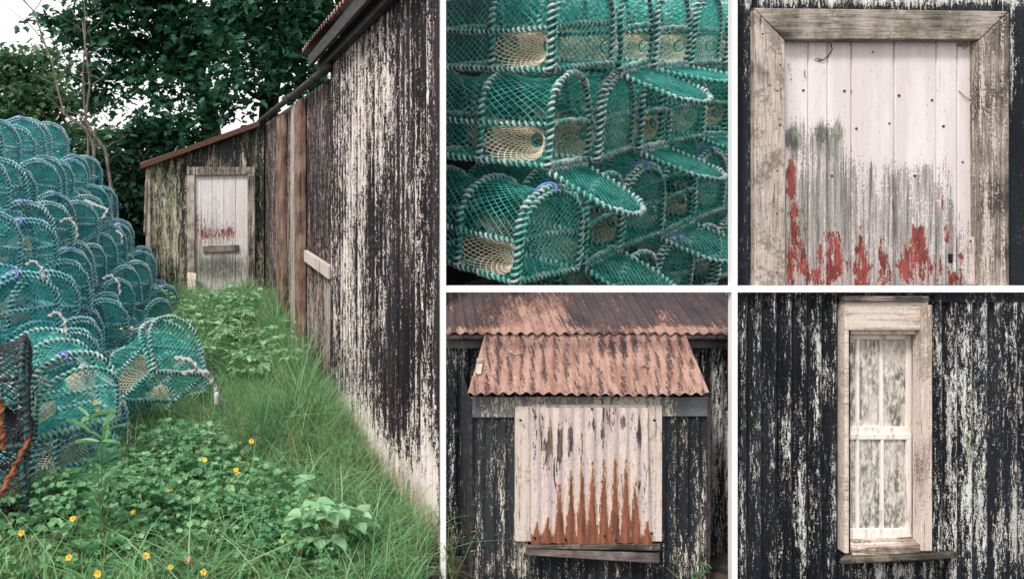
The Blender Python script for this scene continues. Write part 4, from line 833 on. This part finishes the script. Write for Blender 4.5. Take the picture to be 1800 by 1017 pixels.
# ================================================================== grass and plants
def in_pile(x, y): return (x < -.80-.143*y) & (y > 4.35)
def ok(x, y):
    a = (x < wallX(y)-.03) & (y < 10.75) & ~in_pile(x, y) & ~((y < 4.45) & (x < -1.62)) & (x < np.where(y < 3.62, .50, 9)) & ~((y < 3.3) & (x > .42))
    b = (y >= 10.75) & (x < Xg(258)-.02) & (x > -3.6)
    return a | b
def blades(mb, x, y, h, wd, lean, mi=0):
    n = len(x); z = gz(x, y); yaw = rng.uniform(0, 6.28, n); d = np.stack([np.cos(yaw), np.sin(yaw), 0*yaw], 1); fy = rng.uniform(0, 6.28, n); pr = np.stack([np.cos(fy), np.sin(fy), 0*fy], 1)
    V = []
    for t in (0, .4, .75, 1.0):
        c_ = np.stack([x, y, z], 1)+d*(h*lean*t**2)[:, None]+np.array((0, 0, 1.))*(h*(t-.35*lean*t*t))[:, None]; ww = (wd*(1-t**1.6)+.0004)[:, None]*pr
        V += [c_-ww, c_+ww]
    V = np.stack(V, 1); Fc = np.array([(0, 1, 3, 2), (2, 3, 5, 4), (4, 5, 7, 6)])
    mb.add(V.reshape(-1, 3), (Fc[None]+(np.arange(n)*8)[:, None, None]).reshape(-1, 4), mi)
# height map: lush beside the wall and in the middle distance, low on the trodden strip
hm = blobs([(.02, 5.9, .35, .8, .16), (-.25, 5.2, .4, .5, .10), (-.6, 7.5, .8, 1.2, .12), (.25, 4.3, .3, .4, .06), (-.3, 9, .5, 1.2, .16), (.35, 3.5, .2, .3, .08), (-1.7, 8, .4, 2, .05)])
def sample(n, x0, x1, y0, y1):
    x = rng.uniform(x0, x1, n); y = rng.uniform(y0, y1, n); k = ok(x, y); return x[k], y[k]
m = MB()
for (n, y0, y1, hs) in ((60000, 2.75, 4.5, .9), (80000, 4.5, 7, 1.15), (60000, 7, 10.8, 1.3), (14000, 10.75, 15, 1.5)):
    x, y = sample(n, -2.6 if y1 < 11 else -4, 1.0, y0, y1)
    cl = .5+.5*np.sin(x*7+np.sin(y*5)*2)*np.cos(y*6+np.sin(x*4)); edge = np.clip((wallX(y)-x)/np.where(y < 5.9, .32, .14), 0, 1)**1.3
    keep = rng.random(len(x)) < (.5+.5*cl)*(.08+.92*edge); x, y, cl = x[keep], y[keep], cl[keep]
    cl2 = .5+.5*np.sin(x*3.1+y*1.7)*np.sin(y*2.3-x*2.2+1); h = (.05+.10*cl+.14*cl2**2+hm(x, y))*hs*rng.uniform(.35, 1.5, len(x))*(1+.8*(rng.random(len(x)) < .05)); blades(m, x, y, h, rng.uniform(.0016, .0040, len(x))*(1+.12*(y-3)), rng.uniform(.2, 1.6, len(x)))
x, y = sample(3200, -2.2, .8, 2.95, 5.5); blades(m, x, y, rng.uniform(.16, .42, len(x)), rng.uniform(.003, .0065, len(x)), rng.uniform(.3, 1.3, len(x)))
x, y = sample(1600, -2.2, .8, 5.5, 10); blades(m, x, y, rng.uniform(.2, .5, len(x)), rng.uniform(.003, .006, len(x)), rng.uniform(.3, 1.2, len(x)))
m.build('grass', M['grass'], None, (0, 6, 0), label='lush green grass growing along the path between creels and shed', cat='grass', kind='stuff')
m = MB(); x, y = sample(9000, -2.4, .9, 2.9, 10.5); blades(m, x, y, rng.uniform(.05, .3, len(x)), rng.uniform(.001, .002, len(x)), rng.uniform(.2, 1.4, len(x)))
x = rng.normal(.02, .2, 500); y = rng.normal(5.15, .3, 500); k = ok(x, y); blades(m, x[k], y[k], rng.uniform(.15, .38, k.sum()), np.full(k.sum(), .0016), rng.uniform(.3, 1.2, k.sum()))
m.build('dry_grass', M['straw'], None, (0, 6, 0), label='scattered dry straw coloured grass among the green', cat='dry grass', kind='stuff')
# leafy ground cover: trifoliate leaves on short stalks
def trif(mb, x, y, h, size, tpl, k=3):
    n = len(x); z = gz(x, y)+h; yaw = rng.uniform(0, 6.28, n); tp, rp_ = rng.normal(0, .3, n), rng.normal(0, .3, n)
    for a in np.linspace(-1.25, 1.25, k):
        scatter(mb, tpl, np.stack([x, y, z], 1), yaw+a, tp+.15, rp_, size*(1.0 if abs(a) < .1 else .8))
m = MB()
wd = lambda x, y: np.clip(blobs([(-.75, 3.8, .8, .6, .85), (-.75, 4.6, .35, .4, .5), (-.95, 4.6, .4, .4, .5), (-1.35, 3.6, .4, .4, .5), (.0, 3.5, .35, .4, .3), (-.7, 7.3, .5, .8, .35), (-1.1, 9, .8, 1.4, .4), (-.3, 8.8, .5, 1, .3), (-.15, 4.2, .3, .3, .25)])(x, y), 0, 1)
x, y = sample(40000, -2.3, .9, 2.85, 10.6); q = wd(x, y); k = rng.random(len(x)) < (q*.9+.05)*np.where(y < 5, 1, .6); x, y, q = x[k], y[k], q[k]
trif(m, x, y, (.03+q*.34*rng.random(len(x))**.8)*np.where(y > 6, 1.4, 1), rng.uniform(.016, .050, len(x))*(1+.05*(y-3)), round_)
m.build('ground_weeds', M['weed'], None, (0, 6, 0), label='low leafy buttercup and clover foliage filling the foreground', cat='weeds', kind='stuff')
# individual plants
def plant(name, base, stems, h, leafn, lsz, tpl, leafm, label, cat, group=None, spread=.15, droop=.3, tri=False):
    base = np.array(base, float); root = empty(name, base, label=label, cat=cat, group=group); ms, ml = MB(), MB()
    for s in range(stems):
        top = base+np.array((rng.normal()*spread, rng.normal()*spread, h*rng.uniform(.7, 1.05))); P = limb(ms, base+rng.normal(size=3)*(.02, .02, 0), top, .004, .002, wob=.15, n=10, sides=5)
        idx = rng.integers(2, 10, leafn); pos = P[idx]+rng.normal(size=(leafn, 3))*.008; yaw = rng.uniform(0, 6.28, leafn); sz = lsz*rng.uniform(.6, 1.15, leafn)
        if tri:
            pos = pos+np.stack([np.cos(yaw), np.sin(yaw), .3+0*yaw], 1)*lsz*.8
            for a in (-1.3, 0, 1.3): scatter(ml, tpl, pos, yaw+a, np.full(leafn, droop)+rng.normal(0, .15, leafn), rng.normal(0, .2, leafn), sz*(1 if a == 0 else .8))
        else: scatter(ml, tpl, pos, yaw, rng.normal(droop, .25, leafn), rng.normal(0, .2, leafn), sz)
    ms.build('stem', M['stem'], root, base, True); ml.build('leaves', M[leafm], root, base); return root
def gp(px, py, Y): p = at(px, py, Y); return (p[0], Y, float(gz(p[0], Y)))
plant('raspberry_plant', gp(578, 1000, 3.42), 4, .32, 8, .10, ovate, 'bramble', 'young raspberry plant with large pale toothed leaves at the foot of the near shed wall', 'plant', spread=.05, droop=.1, tri=True)
plant('willowherb_plant', gp(188, 1000, 3.35), 2, .80, 30, .12, lance, 'weed', 'tall narrow leaved plant standing in front of the creels', 'plant', spread=.05, droop=-.5)
for i, (px, Y, h, lab) in enumerate(((400, 8.2, .42, 'pale bramble bush nearest the middle of the path before the far door'), (440, 8.9, .46, 'pale bramble bush just right of the far door'), (380, 9.3, .40, 'pale bramble bush right in front of the far door'), (470, 7.6, .34, 'pale bramble bush against the foot of the side wall boards'), (360, 7.4, .28, 'low pale bramble at the left of the path'), (440, 6.9, .30, 'low pale bramble in the middle of the grass'), (405, 7.6, .36, 'pale bramble bush between the low one and the path centre'), (500, 7.0, .34, 'pale bramble touching the dark lower side wall'), (345, 8.6, .34, 'pale bramble bush left of the loose plank foot'))):
    plant('bramble_bush', gp(px, 500, Y), 10, h, 12, .10, ovate, 'bramble', lab, 'bramble', 'bramble bushes on the path', spread=.26, droop=.15, tri=True)
for (px, Y, h, lab) in ((290, 3.7, .3, 'leafy green weed among the buttercups left of centre'), (340, 4.2, .34, 'leafy green weed below the tipped creel'), (240, 3.9, .28, 'leafy green weed at the foot of the creel pile'), (395, 3.6, .22, 'leafy green weed near the bottom of the path'), (470, 3.5, .2, 'leafy green weed beside the raspberry plant')):
    plant('leafy_weed', gp(px, 500, Y), 9, h, 14, .05, round_, 'weed', lab, 'weed', 'leafy weeds in the foreground', spread=.12, droop=.1, tri=True)
plant('dry_stalks', (X(790), 3.25, -.0), 12, .30, 3, .03, lance, 'straw', 'pale dry stalks at the left foot of the porch', 'plant', spread=.07)
plant('dry_stalks', (X(1200), 3.24, -.0), 5, .09, 5, .03, lance, 'weed', 'small green stalks at the foot of the porch front', 'plant', spread=.05)
# buttercups
petal = lobed(4, lambda t: np.array([.1, .40, .5, .25]), .25)
WORD = ['lowest left', 'left', 'lower', 'middle', 'upper']
bc = [(128, 912, 3.3, 'beside the black creel, highest of the lower left ones'), (38, 937, 3.2, 'farthest left, in front of the black creel'), (162, 938, 3.35, 'just right of the tall narrow leaved plant base'), (121, 980, 3.15, 'low on the left above the picture edge'), (256, 978, 3.2, 'largest, at the bottom left of centre'), (172, 1008, 3.1, 'lowest, at the very bottom left'), (234, 900, 3.45, 'among leaves right of the tall plant'), (215, 853, 3.7, 'above the others near the tall plant'), (299, 860, 3.7, 'alone in the leaves left of centre'), (300, 997, 3.15, 'bottom edge, left of centre'), (360, 808, 3.9, 'on the leafy mound under the tipped creel'), (358, 1005, 3.1, 'bottom edge below the centre of the weeds'), (415, 826, 3.9, 'right of the leafy mound, upper one of a pair'), (419, 833, 3.88, 'right of the leafy mound, lower one of a pair'), (409, 845, 3.85, 'right of the leafy mound, just under the pair'), (499, 945, 3.4, 'orange tinted, left of the raspberry plant'), (442, 776, 4.3, 'small, in the middle of the grass'), (298, 740, 4.6, 'small, directly under the tipped creel'), (172, 720, 4.3, 'small, in front of the dark blue creel'), (168, 708, 4.35, 'small, above the one in front of the dark blue creel'), (412, 908, 3.6, 'half hidden in the lower middle weeds'), (83, 683, 4.2, 'small, inside the mouth of the green creel'), (76, 697, 4.15, 'tiny, low inside the mouth of the green creel'), (213, 578, 6.0, 'far, among the creels of the third column'), (232, 575, 6.2, 'far, beside the last creels of the pile')]
for i, (px, py, Y, lab) in enumerate(bc):
    top = at(px, py, Y); base = (top[0]+rng.normal()*.02, Y+.02, float(gz(top[0], Y))); root = empty('buttercup', base, label='yellow buttercup '+lab, cat='flower', group='buttercups in the grass')
    m = MB(); limb(m, base, top, .0014, .001, wob=.15, n=7, sides=4); m.build('stem', M['stem'], root, base, True)
    m = MB(); s0 = .0155*rng.uniform(.8, 1.15)*(1.25 if py == 978 else 1); tl = R(rng.uniform(5, 35)); n = 5
    ya = np.arange(5)*2*np.pi/5+rng.uniform(0, 1); scatter(m, petal, np.zeros((5, 3)), ya, np.full(5, -.35), np.zeros(5), np.full(5, s0)); ax_ = R(rng.uniform(20, 65)); Rx_ = np.array(Matrix.Rotation(ax_, 3, 'X')); m.V[0] = m.V[0] @ Rx_.T+top; m.build('petals', M['petal'], root, base)
    m = MB(); v = ball(14)*.003; scatter(m, ovate, top+(0, 0, .004)+v, rng.uniform(0, 6, 14), np.full(14, -.9), np.zeros(14), np.full(14, .0045)); m.build('flower_centre', M['petal'], root, base)
for (px, py, Y, lab) in ((343, 858, 3.75, 'pinkish faded flower head in the weeds under the tipped creel'), (330, 985, 3.2, 'faded pinkish leaf head at the bottom edge of the weeds')):
    top = at(px, py, Y); m = MB(); n = 12; scatter(m, petal, top+ball(n)*.006, rng.uniform(0, 6, n), rng.normal(-.3, .5, n), np.zeros(n), np.full(n, .018)); base = (top[0], Y, 0)
    root = empty('faded_flower', base, label=lab, cat='flower'); m.build('petals', M['pinkp'], root, base); m = MB(); limb(m, base, top, .0015, .001, n=6, sides=4); m.build('stem', M['stem'], root, base)
m = MB(); st = MB(); n = 150; x, y = sample(n, -2, .8, 3.4, 9.5); hh = rng.uniform(.3, .6, len(x))
for a, b, h in zip(x, y, hh):
    z0 = float(gz(a, b)); d = rng.normal(size=2)*.12; q = np.linspace(0, 1, 6)[:, None]; P = np.array((a, b, z0))+q*np.array((0, 0, h))+q**2*np.array((d[0], d[1], -.03)); m.tube(P, .0011, 3)
    kk = 14; ps = P[-1]+rng.normal(size=(kk, 3))*(.008, .008, 0)-np.array((0, 0, 1))*rng.uniform(0, .08, kk)[:, None]; scatter(m, lance, ps, rng.uniform(0, 6, kk), np.full(kk, -1.0), np.zeros(kk), np.full(kk, .016))
m.build('seed_heads', M['straw'], None, (0, 6, 0), label='scattered tall flowering grass heads standing above the green', cat='grass heads', kind='stuff')
# stones and litter
def stone(p, s, label):
    m = MB(); me = bpy.data.meshes.new('t'); import bmesh; bm = bmesh.new(); bmesh.ops.create_icosphere(bm, subdivisions=3, radius=1); V = np.array([v.co[:] for v in bm.verts]); Fc = [[v.index for v in f.verts] for f in bm.faces]; bm.free()
    k = 1+.16*np.sin(V[:, 0]*4+p[0]*9)+.12*np.sin(V[:, 1]*5+1)+.1*np.sin(V[:, 2]*6+2); V = V*k[:, None]*np.array(s)+np.array(p); m.add(V, Fc); m.build('stone', M['stone'], None, p, True, label=label, cat='stone')
stone((at(80, 945, 3.6)[0], 3.6, .03), (.12, .08, .035), 'flat pale stone on the bare soil in front of the black creel')
stone((at(110, 935, 3.75)[0], 3.75, .02), (.07, .06, .03), 'small pale stone right of the flat stone')
stone((at(655, 800, 4.9)[0], 4.9, .02), (.06, .05, .03), 'small grey stone at the foot of the near shed wall')
m = MB(); n = 900; t = rng.uniform(3.5, 6.4, n); d_ = np.abs(rng.normal(0, .09, n))+.01; scatter(m, ovate, np.stack([wallX(t)-d_, t, gz(wallX(t), t)+.008+0*t], 1), rng.uniform(0, 6, n), rng.normal(0, .3, n), rng.normal(0, .3, n), rng.uniform(.008, .03, n)); m.build('leaf_litter', M['iron'], None, (.2, 5, 0), label='brown leaf litter along the foot of the shed wall', cat='litter', kind='stuff')
for o in doomed: bpy.data.objects.remove(o)
